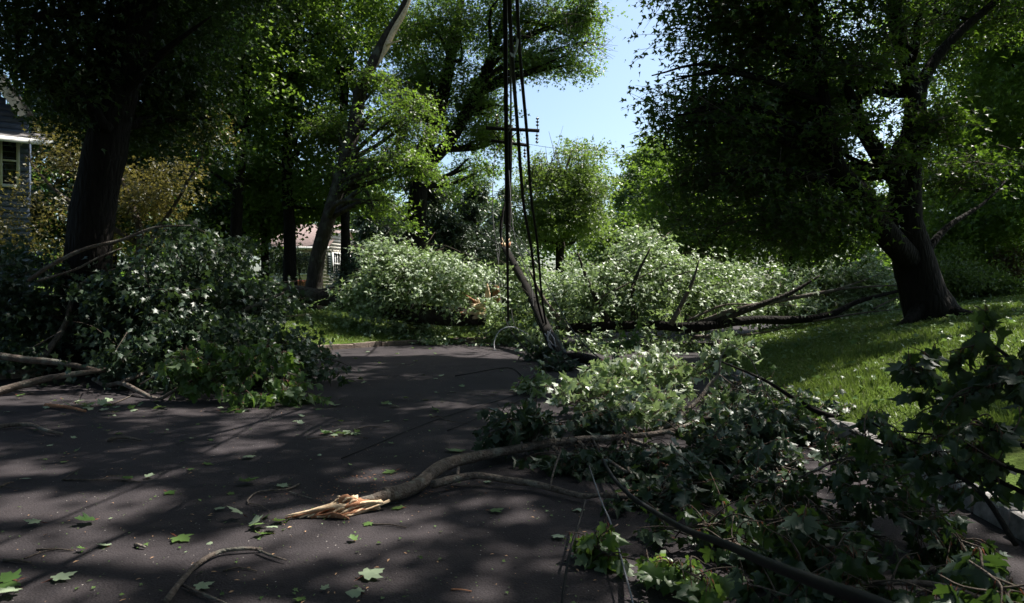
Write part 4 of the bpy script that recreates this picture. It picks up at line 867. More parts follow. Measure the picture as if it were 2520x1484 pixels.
# ------------------------------------------------------------------ brush and branches near the camera
def leafset(root, twl, leaves, mat, tpls, parts, seed, name="foliage"):
    r = np.random.default_rng(seed)
    pos = np.array([l[0] for l in leaves]); f = np.array([l[1] for l in leaves]); nn = np.array([l[2] for l in leaves]); sc = np.array([l[3] for l in leaves])
    R = frames(f, nn); mats = [mat, M['petiole']]
    rest = leaf_objs(pos, R, sc, tpls, mats, root, parts, r)
    if rest.sum():
        V, T, mi = inst(pos[rest], R[rest], sc[rest], tpls, r); o = link(name, mk(name, V, T, mats=mats, tmi=mi), root); o["kind"] = "stuff"
    a = Acc()
    for p, rr in twl: a.tube(p, rr, sides=4, per=3)
    if twl:
        o = a.build("twigs", M['twig'], root); o["kind"] = "stuff"
M['petiole'] = plain("red leaf stalk", (.14, .045, .025), .5, 0, .2, 9)
def spray(limbs, ntw, tlen, nleaf, size, seed, hang=.8, up=.25, t0=.15, ground=True, spread=.9, flip=.35):
    """twigs growing from limbs with leaf pairs; returns twigs, leaves"""
    r = np.random.default_rng(seed); tw, lv = [], []
    L_ = [crom(l, 6) for l in limbs]; wts = np.array([len(l) for l in L_], float); wts /= wts.sum()
    for k in range(ntw):
        l = L_[r.choice(len(L_), p=wts)]; i = int((t0 + (1 - t0) * r.random()) * (len(l) - 2)); b = l[i]; tg = norm(l[i + 1] - l[i])
        d = norm(tg * .7 + r.normal(size=3) * (spread, spread, spread * .6) + np.array([0, 0, up])); ln = tlen * (.5 + .8 * r.random())
        m1 = b + d * ln * .5; e = b + d * ln + np.array([0, 0, -ln * .25]) + r.normal(size=3) * .04
        if ground:
            for q in (m1, e): q[2] = max(q[2], float(ground_z(q[0], q[1])) + .03)
        pts = crom([b, m1, e], 5); tw.append(([b, m1, e], [.0055, .004, .002]))
        for q in range(nleaf):
            t = .3 + .7 * (q + r.random()) / nleaf; p = pts[min(int(t * (len(pts) - 1)), len(pts) - 1)]
            sd = norm(r.normal(size=3)); f = norm(d * .4 + sd * .7 + np.array([0, 0, -hang])); n = norm(np.array([0, -.35, .6]) + sd * .7 + r.normal(size=3) * .4) * (-1 if r.random() < flip else 1)
            p = p.copy(); s = size * (.55 + .6 * r.random()); g = float(ground_z(p[0], p[1])) if ground else -9
            if p[2] + f[2] * s * 1.3 < g + .01:
                if p[2] < g + .09: f[2] = .05 * r.random(); n = norm(np.array([0, 0, 1.0]) + r.normal(size=3) * .35); p[2] = max(p[2], g + .02)
                else: f = norm(f * (1, 1, .0) + np.array([0, 0, -(p[2] - g) / (s * 1.5)]))
            lv.append((p, f, n, s))
    return tw, lv
# left brush pile
b0 = G(300, 930)
rt = empty("fallen_limb", (b0[0], b0[1], 0), "large dark leafy limb heaped over the left kerb and lawn", "fallen limb")
for pts, rads in (([(-40, 870, 11.2), (60, 884, 11.2), (150, 893, 11.2), (240, 912, 11.2)], [.062, .058, .05, .04]), ([(-40, 975, 10.4), (60, 945, 10.7), (150, 925, 10.9), (300, 905, 11.4)], [.07, .06, .05, .03]),
                  ([(70, 690, 11.3), (130, 650, 11.3), (210, 612, 11.4), (300, 590, 11.6), (380, 560, 11.8), (470, 555, 12)], [.035, .035, .032, .028, .022, .01]),
                  ([(90, 692, 11.6), (180, 665, 11.8), (240, 635, 12), (300, 610, 12.2)], [.022, .02, .016, .008]), ([(240, 912, 12), (400, 850, 12.4), (560, 780, 12.8), (700, 720, 13)], [.07, .06, .05, .02]),
                  ([(100, 890, 12), (160, 800, 12.6), (200, 700, 13), (350, 640, 13.2)], [.06, .05, .03, .015]), ([(30, 880, 12), (90, 850, 11.8), (150, 815, 11.8)], [.02, .015, .008]),
                  ([(240, 915, 11.6), (300, 890, 11.4), (350, 860, 11.4), (400, 820, 11.6)], [.025, .02, .015, .008]), ([(300, 940, 11), (420, 900, 11.4), (600, 880, 11.8), (760, 900, 12)], [.04, .035, .025, .01])):
    tube("branch", W(*pts), rads, M['bark_limb'], rt, sides=8, rough=.05)
crown("foliage", rt, [E(150, 785, 170, 75, 13.4, 1.0), E(380, 730, 150, 85, 13.4, 1.3), E(530, 665, 95, 75, 14, 1.2), E(560, 790, 100, 75, 13.2, 1.5), E(420, 850, 170, 70, 12.4, 1.2), E(640, 870, 120, 55, 12.4, 1.0), E(560, 920, 150, 42, 11.6, .8),
    E(730, 890, 45, 32, 12.2, .6), E(470, 590, 60, 45, 14.5, 1), E(600, 600, 30, 40, 15, .6), E(60, 700, 90, 60, 13.2, 1.0), E(40, 800, 90, 50, 13, .9), E(670, 880, 60, 42, 12.4, .8), E(110, 860, 110, 20, 12.6, .6), E(250, 720, 110, 50, 13.6, 1.0), E(640, 745, 35, 50, 14, .8), E(330, 900, 90, 30, 11.8, .7)],
    M['brush'], 26000, T_MID, parts=300, twigs=4, kind="stuff", seed=121, size=.115, up=.5, tilt=.75, hang=.7, length=.75, width=.22, flat=.09, droop=.5)
# bright leaf limb at the front of the left pile
b0 = G(380, 985)
rt = empty("fallen_branch", (b0[0], b0[1], 0), "curved bare ended branch with bright green leaves in front of the left heap", "branch")
main = W((230, 933, 11.6), (262, 948, 11.3), (300, 943, 11.0), (340, 962, 10.5), (388, 982, 10.2), (430, 960, 10.1), (500, 925, 10.1), (580, 905, 10.1), (660, 900, 10.2), (740, 930, 10.2))
tube("branch", main, [.034, .04, .04, .036, .03, .022, .02, .018, .012, .006], M['bark_limb'], rt, sides=10, rough=.06)
tube("branch", W((345, 945, 10.7), (400, 915, 10.5), (450, 880, 10.3)), [.014, .01, .005], M['bark_limb'], rt, sides=6)
M['green'] = leaf_mat("fresh green leaves", [(.03, .065, .015), (.045, .095, .02), (.07, .13, .03)], (.16, .22, .12), .4, (.17, .29, .04))
tw, lv = spray([main[4:], W((430, 960, 10.1), (460, 900, 10), (440, 870, 10)), W((500, 925, 10.1), (560, 960, 9.6), (620, 980, 9.5)), W((640, 900, 10), (650, 880, 10), (655, 865, 10)), W((620, 920, 10), (700, 960, 9.8), (760, 970, 9.8)), W((480, 940, 10), (560, 880, 10.2), (700, 880, 10.4))], 130, .45, 6, .135, 31, hang=1.0)
leafset(rt, tw, lv, M['green'], T_HI, 300, 32)
# leafy right pile with the broken limb
base = G(930, 1262)
rt = empty("broken_limb", (base[0], base[1], 0), "broken maple limb with splintered butt lying across the right side of the road", "broken limb")
ml = W((945, 1248, 5.12), (985, 1225, 5.2), (1030, 1195, 5.4), (1065, 1163, 5.65), (1100, 1142, 5.85), (1150, 1128, 6.05), (1230, 1112, 6.3), (1320, 1096, 6.5), (1420, 1082, 6.7), (1530, 1075, 6.9), (1640, 1062, 7.1), (1730, 1030, 7.3))
for i, p in enumerate(ml): p[2] = max(p[2], .075)
tube("branch", ml, [.058, .057, .056, .055, .053, .049, .044, .039, .034, .030, .024, .012], M['bark_limb'], rt, sides=14, rough=.07, per=7)
l2 = W((1065, 1192, 5.35), (1110, 1180, 5.5), (1170, 1170, 5.6), (1240, 1180, 5.55), (1320, 1192, 5.45), (1400, 1213, 5.25), (1440, 1221, 5.15), (1485, 1217, 5.1))
tube("branch", l2, [.034, .034, .030, .028, .026, .022, .02, .014], M['bark_limb'], rt, sides=10, rough=.08)
tube("branch", W((1122, 1178, 5.5), (1126, 1165, 5.55), (1128, 1150, 5.65)), [.012, .014, .012], M['bark_limb'], rt, sides=7)
# splintered butt
butt = ml[0]
tube("branch", [butt + (.03, 0, 0), P(900, 1232, 5.0), P(868, 1236, 4.95), P(848, 1230, 4.92)], [.05, .035, .034, .03], M['bark_limb'], rt, sides=10, rough=.12)
r = np.random.default_rng(44)
def shard(a, b, w0, th, mat, name="splinter", bend=.02, wtip=.15):
    a = np.asarray(a, float); b = np.asarray(b, float); d = norm(b - a); s = norm(np.cross(d, (0, 0, 1.0)) + r.normal(size=3) * .35); u = norm(np.cross(s, d)); n = 6; V = []
    for i in range(n):
        t = i / (n - 1); c = a + (b - a) * t + u * bend * math.sin(t * PI) + s * r.normal() * w0 * .1; ww = w0 * ((1 - t) * 1.0 + wtip * t) * (1 + .25 * r.normal()); tt = th * (1 - .6 * t)
        V += [c - s * ww - u * tt, c + s * ww * (1 + .3 * r.normal()) - u * tt * .3, c + s * ww + u * tt, c - s * ww + u * tt * (1 + .5 * r.normal())]
    Q = [(i * 4 + j, i * 4 + (j + 1) % 4, i * 4 + 4 + (j + 1) % 4, i * 4 + 4 + j) for i in range(n - 1) for j in range(4)] + [(3, 2, 1, 0), (n * 4 - 4, n * 4 - 3, n * 4 - 2, n * 4 - 1)]
    k = Acc(); k.add(np.array(V), Q); k.build(name, mat, rt, smooth=False)
tip = P(700, 1278, 4.78)
for k in range(9):
    a = P(868 + r.normal() * 10, 1236 + r.normal() * 7, 4.93 + r.normal() * .02); e = tip + (P(700 + 110 * r.random() ** 1.5, 1278 - 10 * r.random(), 4.8) - tip) * (0 if k == 0 else 1)
    e[2] = max(e[2], .012); shard(a, e, .022 + .016 * r.random(), .011, M['torn'] if k % 3 else M['torn_red'], bend=.03 * r.random())
for k in range(26):
    a = P(925 + r.normal() * 10, 1262 + r.normal() * 6, 5.02 + r.normal() * .02); e = P(775 + 75 * r.random(), 1272 + 14 * r.random(), 4.8 + .06 * r.random()); e[2] = max(e[2], .012)
    a[2] = max(a[2], .035) + .03 * r.random(); shard(a, e, .018 + .022 * r.random(), .010, M['torn'] if k % 4 else M['torn_red'], bend=.015 * r.normal())
for k in range(13):
    a = P(862 + r.normal() * 14, 1232 + r.normal() * 6, 4.93); e = a + norm(r.normal(size=3) * .7 + (-.9, 0, -.15)) * .08; shard(a, e, .016, .007, M['torn'] if k % 3 else M['torn_red'])
Acc().tube([P(870, 1270, 4.95), P(905, 1276, 4.96), P(935, 1262, 5.05)], [.02, .045, .05], sides=8, rough=.2).build("inner_wood", M['torn'], rt)
Acc().tube([P(905, 1238, 5.0), P(872, 1238, 4.95), P(845, 1232, 4.93), P(836, 1240, 4.9)], [.036, .045, .050, .015], sides=12, rough=.3, per=4).build("inner_bark", M['torn_red'], rt)
Acc().add(np.array([P(770, 1278, 4.8), P(800, 1270, 4.84), P(850, 1290, 4.78), P(800, 1292, 4.74), P(770, 1278, 4.8) + (0, .01, .02)]), [(0, 3, 2, 1)]) if False else None
shard(P(860, 1284, 4.80) + (0, 0, .01), P(765, 1276, 4.82) + (0, 0, .0), .045, .004, M['torn_red'], name="bark_flap", wtip=.7)
# sub limbs carrying leaves
lim = [W((1300, 1100, 6.5), (1330, 1060, 6.6), (1290, 1050, 6.6), (1260, 1050, 6.6)), W((1530, 1075, 6.9), (1640, 1120, 6.6), (1760, 1130, 6.4), (1900, 1110, 6.4)), W((1420, 1085, 6.7), (1480, 1150, 6.2), (1600, 1190, 5.9), (1720, 1200, 5.7)),
       W((1640, 1062, 7.1), (1750, 1090, 7.0), (1850, 1060, 7.2), (1960, 1060, 7.4)), W((1360, 1100, 6.4), (1400, 1140, 6.2), (1500, 1160, 6.0)), W((1560, 1075, 6.9), (1500, 1040, 7.1), (1440, 1050, 7.1)), W((1730, 1030, 7.3), (1800, 1020, 7.6), (1880, 1090, 7.2)),
       W((1485, 1217, 5.1), (1600, 1225, 5.1), (1680, 1226, 5.2)), W((1600, 1190, 5.9), (1750, 1240, 5.4), (1900, 1230, 5.4)), W((1700, 1110, 6.5), (1850, 1160, 6.2), (1960, 1200, 5.9))]
for i, l in enumerate(lim): 
    for p in l: p[2] = max(p[2], .06)
    tube("branch", l, [.020 * (1 - .75 * q / (len(l) - 1)) + .004 for q in range(len(l))], M['bark_limb'], rt, sides=7, rough=.05)
tube("branch", W((1480, 1120, 6.2), (1540, 1160, 5.5), (1546, 1150, 5.6)), [.01, .012, .008], M['bark_limb'], rt, sides=6)
tube("branch", W((1352, 1205, 5.3), (1362, 1160, 5.5), (1380, 1108, 5.8)), [.006, .009, .007], M['bark_limb'], rt, sides=6)
tw, lv = spray(lim, 400, .40, 7, .104, 41, hang=.7, up=.35, t0=.1)
def clear_of(lv, path, px, xmax, tw=None):
    q = crom(path, 6); ok = []; sx = q[:, 0] / q[:, 1]; sy = (q[:, 2] - CAMZ) / q[:, 1]; t = px / F
    for l in lv:
        c = l[0] + l[1] * l[3] * .9; dd = np.hypot(sx - c[0] / c[1], sy - (c[2] - CAMZ) / c[1]); j = int(dd.argmin())
        ok.append(not (dd[j] < t and c[1] < q[j][1] + .05 and c[0] / c[1] * F + 1259 < xmax))
    return [l for l, k in zip(lv, ok) if k]
lv = clear_of(lv, ml, 30, 1660); lv = clear_of(lv, l2, 18, 1480)
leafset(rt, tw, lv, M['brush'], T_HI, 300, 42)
# sunlit leafy branch behind it
b0 = G(1600, 1010)
rt = empty("leafy_branch", (b0[0], b0[1], 0), "sunlit pale leafed branch with a bare twig standing up behind the broken limb", "branch")
bt2 = W((1590, 1075, 7.6), (1660, 1035, 8.0), (1718, 985, 8.3), (1745, 948, 8.4), (1768, 920, 8.4), (1773, 880, 8.4), (1793, 845, 8.4))
tube("branch", bt2, [.03, .028, .026, .024, .016, .011, .004], M['bark_limb'], rt, sides=10, rough=.06)
tube("branch", W((1793, 845, 8.4), (1830, 868, 8.3), (1850, 890, 8.2), (1880, 955, 8.1), (1905, 1000, 7.9)), [.004, .006, .007, .008, .006], M['bark_limb'], rt, sides=6)
tube("branch", W((1768, 920, 8.4), (1800, 945, 8.2), (1830, 955, 8.1)), [.008, .006, .003], M['bark_limb'], rt, sides=6)
lm = [W((1400, 985, 8.8), (1450, 945, 9.0), (1540, 930, 9.2), (1640, 915, 9.4), (1720, 930, 9.2)), W((1370, 1000, 8.4), (1460, 980, 8.6), (1560, 985, 8.6), (1660, 990, 8.6)), W((1450, 930, 9.6), (1550, 910, 9.8), (1660, 880, 9.8)), W((1718, 985, 8.3), (1760, 1010, 8.2), (1820, 1010, 8.2)),
      W((1440, 1030, 8.0), (1560, 1030, 8.0), (1640, 1035, 8.0)), W((1720, 920, 9), (1780, 880, 9), (1800, 870, 9)), W((1640, 1035, 8), (1760, 1050, 7.9), (1850, 1035, 7.9))]
for l in lm:
    for p in l: p[2] = max(p[2], .05)
    tube("branch", l, [.018 * (1 - .7 * q / (len(l) - 1)) for q in range(len(l))], M['bark_limb'], rt, sides=7)
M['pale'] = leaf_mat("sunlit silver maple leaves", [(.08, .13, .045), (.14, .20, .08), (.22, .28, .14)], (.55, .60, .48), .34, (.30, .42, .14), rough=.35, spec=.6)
tw, lv = spray(lm, 320, .40, 7, .11, 51, hang=.55, up=.5, t0=.0)
lv = clear_of(lv, bt2, 14, 1800)
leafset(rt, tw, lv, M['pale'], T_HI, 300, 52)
# dark branch lying from the pile over the kerb
rt = empty("fallen_branch", G(1850, 960), "long dark bare branch crossing the right kerb onto the grass", "branch")
kb = W((1775, 890, 8.6), (1880, 935, 8.3), (1960, 985, 8.1), (2035, 1022, 7.9), (2100, 1030, 7.9), (2172, 1032, 7.9))
tube("branch", kb, [.012, .018, .026, .034, .038, .036], M['bark_dark'], rt, sides=10, rough=.06)
tube("branch", W((2035, 1022, 7.9), (2000, 1045, 7.8), (1960, 1040, 7.8), (1900, 1050, 7.8)), [.012, .01, .008, .004], M['twig'], rt, sides=6)
tube("branch", W((2110, 1045, 7.5), (2150, 1035, 7.6), (2175, 1020, 7.7)), [.018, .02, .012], M['bark_limb'], rt, sides=6)
tw, lv = spray([W((1850, 950, 8.4), (1920, 980, 8.3), (1960, 1000, 8.2)), W((1900, 1000, 8.2), (1960, 1040, 7.9), (2000, 1050, 7.8)), W((1950, 1000, 8.4), (1880, 980, 8.6))], 46, .35, 6, .10, 61, hang=.6)
leafset(rt, tw, lv, M['green'], T_HI, 150, 62)
rt = empty("leafy_branch", (G(1960, 1010)[0], G(1960, 1010)[1], 0), "dark leafy brush heaped against the right kerb beyond the bare branch", "branch")
lm = [W((1820, 960, 9.4), (1900, 985, 9.0), (1980, 1010, 8.4), (2040, 1040, 8.0)), W((1840, 930, 10), (1800, 960, 9.6), (1780, 990, 9)), W((1950, 1060, 7.4), (2060, 1090, 7.0), (2180, 1130, 6.6)), W((1880, 1030, 8.0), (1950, 1040, 7.8), (1990, 1070, 7.4))]
for l in lm:
    for p in l: p[2] = max(p[2], float(ground_z(p[0], p[1])) + .04)
    tube("branch", l, [.015 * (1 - .7 * q / (len(l) - 1)) for q in range(len(l))], M['bark_limb'], rt, sides=7)
lm += [W((2000, 1090, 6.7), (2150, 1150, 6.2), (2300, 1200, 5.7)), W((2150, 1120, 6.4), (2250, 1150, 6.0), (2350, 1180, 5.6))]
tw, lv = spray(lm, 175, .35, 6, .105, 64, hang=.6, up=.35, t0=0)
lv = [l for l in lv if not (6.2 < l[0][1] < 7.6 and abs(l[0][0] - rkx(l[0][1]) - .05) < .35)]
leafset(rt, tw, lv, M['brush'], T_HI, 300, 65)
# small bright tufts around the pole foot
for (lab, px, py, d, n, sz, sd, m_) in (("small bright leaf tuft on the road left of the sunlit branch", 1275, 962, 10.8, 9, .13, 71, 'green'), ("pale green leaf tuft beside the sunlit branch", 1320, 968, 10.6, 6, .13, 72, 'pale'), ("tuft of leaves standing up at the foot of the leaning pole", 1525, 850, 13, 8, .14, 73, 'green'),
        ("dark leafy tangle around the foot of the leaning pole", 1365, 905, 14, 22, .15, 74, 'brush'), ("tuft of leaves left of the wire tangle on the dark road", 1320, 880, 16, 16, .15, 75, 'brush')):
    g = P(px, py, d); g[2] = max(g[2], .1); rt = empty("leaf_tuft", (g[0], g[1], 0), lab, "leaf tuft")
    a, b = g.copy(), g + (.3, 0, .15); a[2] = .03
    tube("branch", [a, g, b], [.01, .008, .004], M['twig'], rt, sides=6)
    tw, lv = spray([[a, g, b]], n, .3, 6, sz, sd, hang=.5); leafset(rt, tw, lv, M[m_], T_HI, 200, sd)
# standing broken twigs and curved stub right of the pole foot
rt = empty("broken_stub", G(1470, 930), "dark curved limb arching on the shaded road right of the pole foot", "limb"); tube("branch", W((1400, 880, 14.8), (1440, 882, 14.4), (1470, 895, 13.8), (1478, 920, 13.2)), [.12, .11, .10, .09], M['bark_dark'], rt, sides=12, rough=.05)
rt = empty("broken_stub", G(1520, 930), "cluster of thin broken stems standing behind the sunlit branch", "limb")
for k in range(4): tube("stem", W((1505 + k * 6, 925, 11), (1507 + k * 5, 890, 11), (1505 + k * 7, 870 + k * 4, 11)), [.012, .011, .008], M['bark_limb'], rt, sides=6)

# near branches, bottom right, large dark leaves
rt = empty("leafy_branch", (1.9, 3.0, 0), "near leafy branch with red leaf stalks hanging over the bottom right corner", "branch")
nb = [W((1980, 1450, 3.1), (2073, 1440, 3.1), (2213, 1433, 3.05), (2313, 1442, 3.0), (2413, 1475, 2.9), (2560, 1520, 2.8)), W((1913, 1293, 3.5), (2000, 1333, 3.4), (2080, 1373, 3.25), (2147, 1440, 3.1)), W((2383, 1380, 2.7), (2447, 1427, 2.65), (2485, 1490, 2.6), (2500, 1540, 2.6)),
      W((2010, 1380, 3.3), (2060, 1410, 3.2), (2110, 1440, 3.1)), W((1860, 1440, 3.2), (1960, 1470, 3.1), (2080, 1480, 3.0))]
for l, r0 in zip(nb, (.020, .006, .010, .004, .006)):
    for p in l: p[2] = max(p[2], .04)
    tube("branch", l, [r0 * (.5 + .5 * q / (len(l) - 1)) for q in range(len(l))], M['bark_limb'], rt, sides=9, rough=.06)
tw, lv = spray(nb + [W((1950, 1400, 3.2), (2050, 1450, 3.1), (2200, 1500, 2.9))], 70, .26, 6, .115, 81, hang=1.3, up=.4)
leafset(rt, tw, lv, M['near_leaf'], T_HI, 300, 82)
rt = empty("leafy_branch", (2.6, 3.6, 0), "dark branch of drooping leaves reaching in from the right edge over the kerb", "branch")
nb = [W((2600, 1000, 3.3), (2519, 960, 3.3), (2440, 940, 3.4), (2330, 1010, 3.6)), W((2600, 960, 3.2), (2519, 905, 3.3), (2450, 855, 3.4), (2400, 815, 3.5)), W((2600, 1130, 3.4), (2480, 1080, 3.5), (2380, 1020, 3.7), (2310, 960, 3.8), (2230, 915, 3.9)),
      W((2600, 1250, 3.3), (2450, 1180, 3.5), (2300, 1110, 3.8), (2180, 1060, 4.2), (2130, 1030, 4.4)), W((2600, 1180, 3.2), (2480, 1150, 3.4), (2350, 1080, 3.8), (2200, 1060, 4.2)), W((2500, 1340, 3.1), (2400, 1200, 3.4), (2260, 1130, 3.8), (2130, 1080, 4.2), (2090, 1060, 4.4)),
      W((2320, 960, 3.8), (2290, 925, 3.9), (2280, 915, 3.9))]
for l in nb: tube("branch", l, [.012 * (1 - .75 * q / (len(l) - 1)) + .002 for q in range(len(l))], M['bark_dark'], rt, sides=8, rough=.05)
tw, lv = spray(nb, 84, .24, 6, .092, 83, hang=1.5, up=.3, t0=.2)
KP = [np.array([3.4 + .045 * y + .1 - .2, y, .14]) for y in (3.6, 4.5, 5.5, 6.5, 7.5, 8.5)]
lv = clear_of(lv, KP, 11, 9999)
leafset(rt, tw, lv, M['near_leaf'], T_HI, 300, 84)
rt = empty("leafy_branch", (2.0, 4.3, 0), "middle tangle of hanging dark leaves between the cable and the right kerb", "branch")
nb = [W((1640, 1300, 4.2), (1760, 1290, 4.2), (1900, 1280, 4.1), (2050, 1300, 3.9), (2200, 1330, 3.7)), W((1960, 1180, 4.8), (2080, 1130, 4.8), (2180, 1180, 4.5), (2230, 1230, 4.3)), W((1850, 1180, 5), (1960, 1210, 4.7), (2060, 1290, 4.2)), W((1780, 1330, 3.9), (1900, 1370, 3.7), (2000, 1420, 3.5)), W((2100, 1200, 4.4), (2260, 1290, 4.0), (2420, 1350, 3.6))]
for l in nb:
    for p in l: p[2] = max(p[2], .05)
    tube("branch", l, [.010 * (1 - .7 * q / (len(l) - 1)) + .002 for q in range(len(l))], M['bark_limb'], rt, sides=8, rough=.05)
tw, lv = spray(nb, 150, .30, 6, .094, 85, hang=1.2, up=.25, t0=.0)
lv = clear_of(lv, KP, 14, 9999)
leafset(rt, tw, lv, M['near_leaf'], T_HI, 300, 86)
rt = empty("leaf_cluster", P(1440, 1400, 3.9), "hanging green leaf cluster with red stalks above its own shadow at bottom centre", "branch")
nb = [W((1640, 1392, 3.7), (1540, 1372, 3.8), (1470, 1350, 3.95), (1425, 1300, 4.1)), W((1470, 1350, 3.95), (1480, 1320, 4.0), (1520, 1290, 4.1))]
for l in nb: tube("branch", l, [.006, .005, .004, .002][:len(l)], M['twig'], rt, sides=6)
tw, lv = spray(nb, 16, .13, 5, .10, 87, hang=1.4, up=.3, t0=.1); leafset(rt, tw, lv, M['green'], T_HI, 200, 88)
rt = empty("leafy_branch", P(1600, 1400, 3.7), "low trailing sprig of green leaves left of the near cable", "branch")
nb = [W((1540, 1372, 3.8), (1620, 1385, 3.7), (1700, 1410, 3.5), (1760, 1450, 3.4))]
tube("branch", nb[0], [.004] * 4, M['twig'], rt, sides=6); tw, lv = spray(nb, 22, .16, 5, .105, 89, hang=1.2, up=.3); leafset(rt, tw, lv, M['green'], T_HI, 200, 90)

# ------------------------------------------------------------------ loose sticks and leaves on the road
def stick(label, pts, rad, mat='twig', extra=(), name="stick"):
    p = [G(a, b, rad * .9 + .002) for a, b in pts]; n = len(p)
    for i in range(1, n - 1): p[i][2] += rad * .6
    k = Acc().tube(p, [rad * (1 - .45 * i / (n - 1)) for i in range(n)], sides=7, per=5, rough=.08)
    for e in extra: k.tube([G(a, b, rad + .004) for a, b in e], [rad * .45] * (len(e) - 1) + [rad * .2], sides=5, per=4)
    o = k.build(name, M[mat]); return tag(o, label, "stick")
stick("thick bent bare stick at the left edge of the road", [(-20, 1052), (40, 1048), (80, 1050), (110, 1062), (153, 1068)], .030, 'bark_limb')
stick("short thick bark covered stick on the sunlit left road", [(112, 997), (140, 1002), (175, 1006), (210, 1012)], .028, 'torn_red')
stick("short straight dark stick left of centre road", [(264, 1083), (300, 1079), (346, 1083)], .022, 'bark_limb')
stick("long thin V shaped twig on the left foreground", [(153, 1180), (220, 1182), (290, 1182), (345, 1186)], .008, extra=[[(153, 1180), (185, 1160), (212, 1147)], [(245, 1182), (270, 1172), (300, 1170)]])
stick("small branching twig at the far left foreground", [(0, 1198), (20, 1190), (34, 1186)], .008, extra=[[(5, 1196), (30, 1200), (55, 1203)]])
stick("long dark branch curving up from the bottom edge", [(410, 1478), (450, 1430), (490, 1390), (540, 1362), (600, 1354), (645, 1352)], .018, 'bark_limb', extra=[[(635, 1354), (670, 1368), (705, 1378)], [(450, 1440), (520, 1470), (570, 1490)]])
stick("thin dry twig right of the curving branch", [(548, 1404), (590, 1398), (632, 1405)], .006)
stick("thin twig lying beyond the curving branch at left", [(90, 1352), (140, 1352), (180, 1355)], .006)
stick("short dark stick near the left bottom edge", [(10, 1378), (40, 1381), (75, 1384)], .010)
stick("faint thin twig in the left foreground shade", [(60, 1374), (120, 1355), (190, 1352)], .004)
stick("looping twig with rough broken end left of the splintered butt", [(735, 1192), (705, 1206), (670, 1208), (630, 1214), (610, 1232), (612, 1240)], .010, 'bark_limb', extra=[[(705, 1208), (745, 1220), (790, 1232)], [(612, 1238), (640, 1244), (665, 1258)]])
stick("thin curled twig on the road above the broken limb", [(1060, 1028), (1078, 1024), (1095, 1034), (1150, 1042)], .007)
stick("fine twig lying across the middle of the road", [(755, 1080), (800, 1076), (860, 1072), (905, 1078)], .006)
stick("thin twig beneath the second limb", [(1010, 1180), (1080, 1195), (1200, 1196)], .006)
stick("thin dark twig under the broken limb butt", [(915, 1290), (960, 1292), (1000, 1298)], .006)
stick("pinkish twig near the right of the leaf cluster", [(1110, 1450), (1135, 1452), (1160, 1455)], .005, 'torn_red')
stick("slender stick leaning near the left heap", [(265, 998), (300, 985), (330, 970)], .010, 'bark_limb')
stick("thick pale stick at the left kerb", [(-10, 964), (40, 963), (80, 968)], .022, 'bark_limb')
stick("short bark chip stick low left of centre", [(333, 1340), (345, 1345), (358, 1347)], .012, 'bark_limb')
stick("thin twig on the far left dark road", [(870, 1058), (905, 1050), (950, 1052)], .006)

leafm = [mk("maple_leaf", v, t, mats=[M['road_leaf'], M['petiole']], tmi=m_) for (v, t, m_) in (tpl(HI, fold=.06, droop=.05, pet=.5), tpl(HI, fold=.12, droop=-.1, pet=.45, twist=.15), tpl(HI, fold=-.14, droop=.1, pet=.4, twist=-.1), tpl(HI, fold=.35, droop=-.25, pet=.3, twist=.4))]
lr = random.Random(12)
def road_leaf(label, p, size, group=None, flip=False, var=None, tilt=.12):
    o = bpy.data.objects.new("maple_leaf", leafm[lr.randrange(4) if var is None else var]); COL.objects.link(o)
    gz_ = float(ground_z(p[0], p[1])); o.location = (p[0], p[1], gz_ + .010 + size * .05 + (size * .05 if flip else 0)); o.scale = (size,) * 3
    o.rotation_euler = (lr.uniform(-tilt, tilt) + (PI if flip else 0), lr.uniform(-tilt, tilt), lr.uniform(0, 6.28))
    return tag(o, label, "leaf", group)
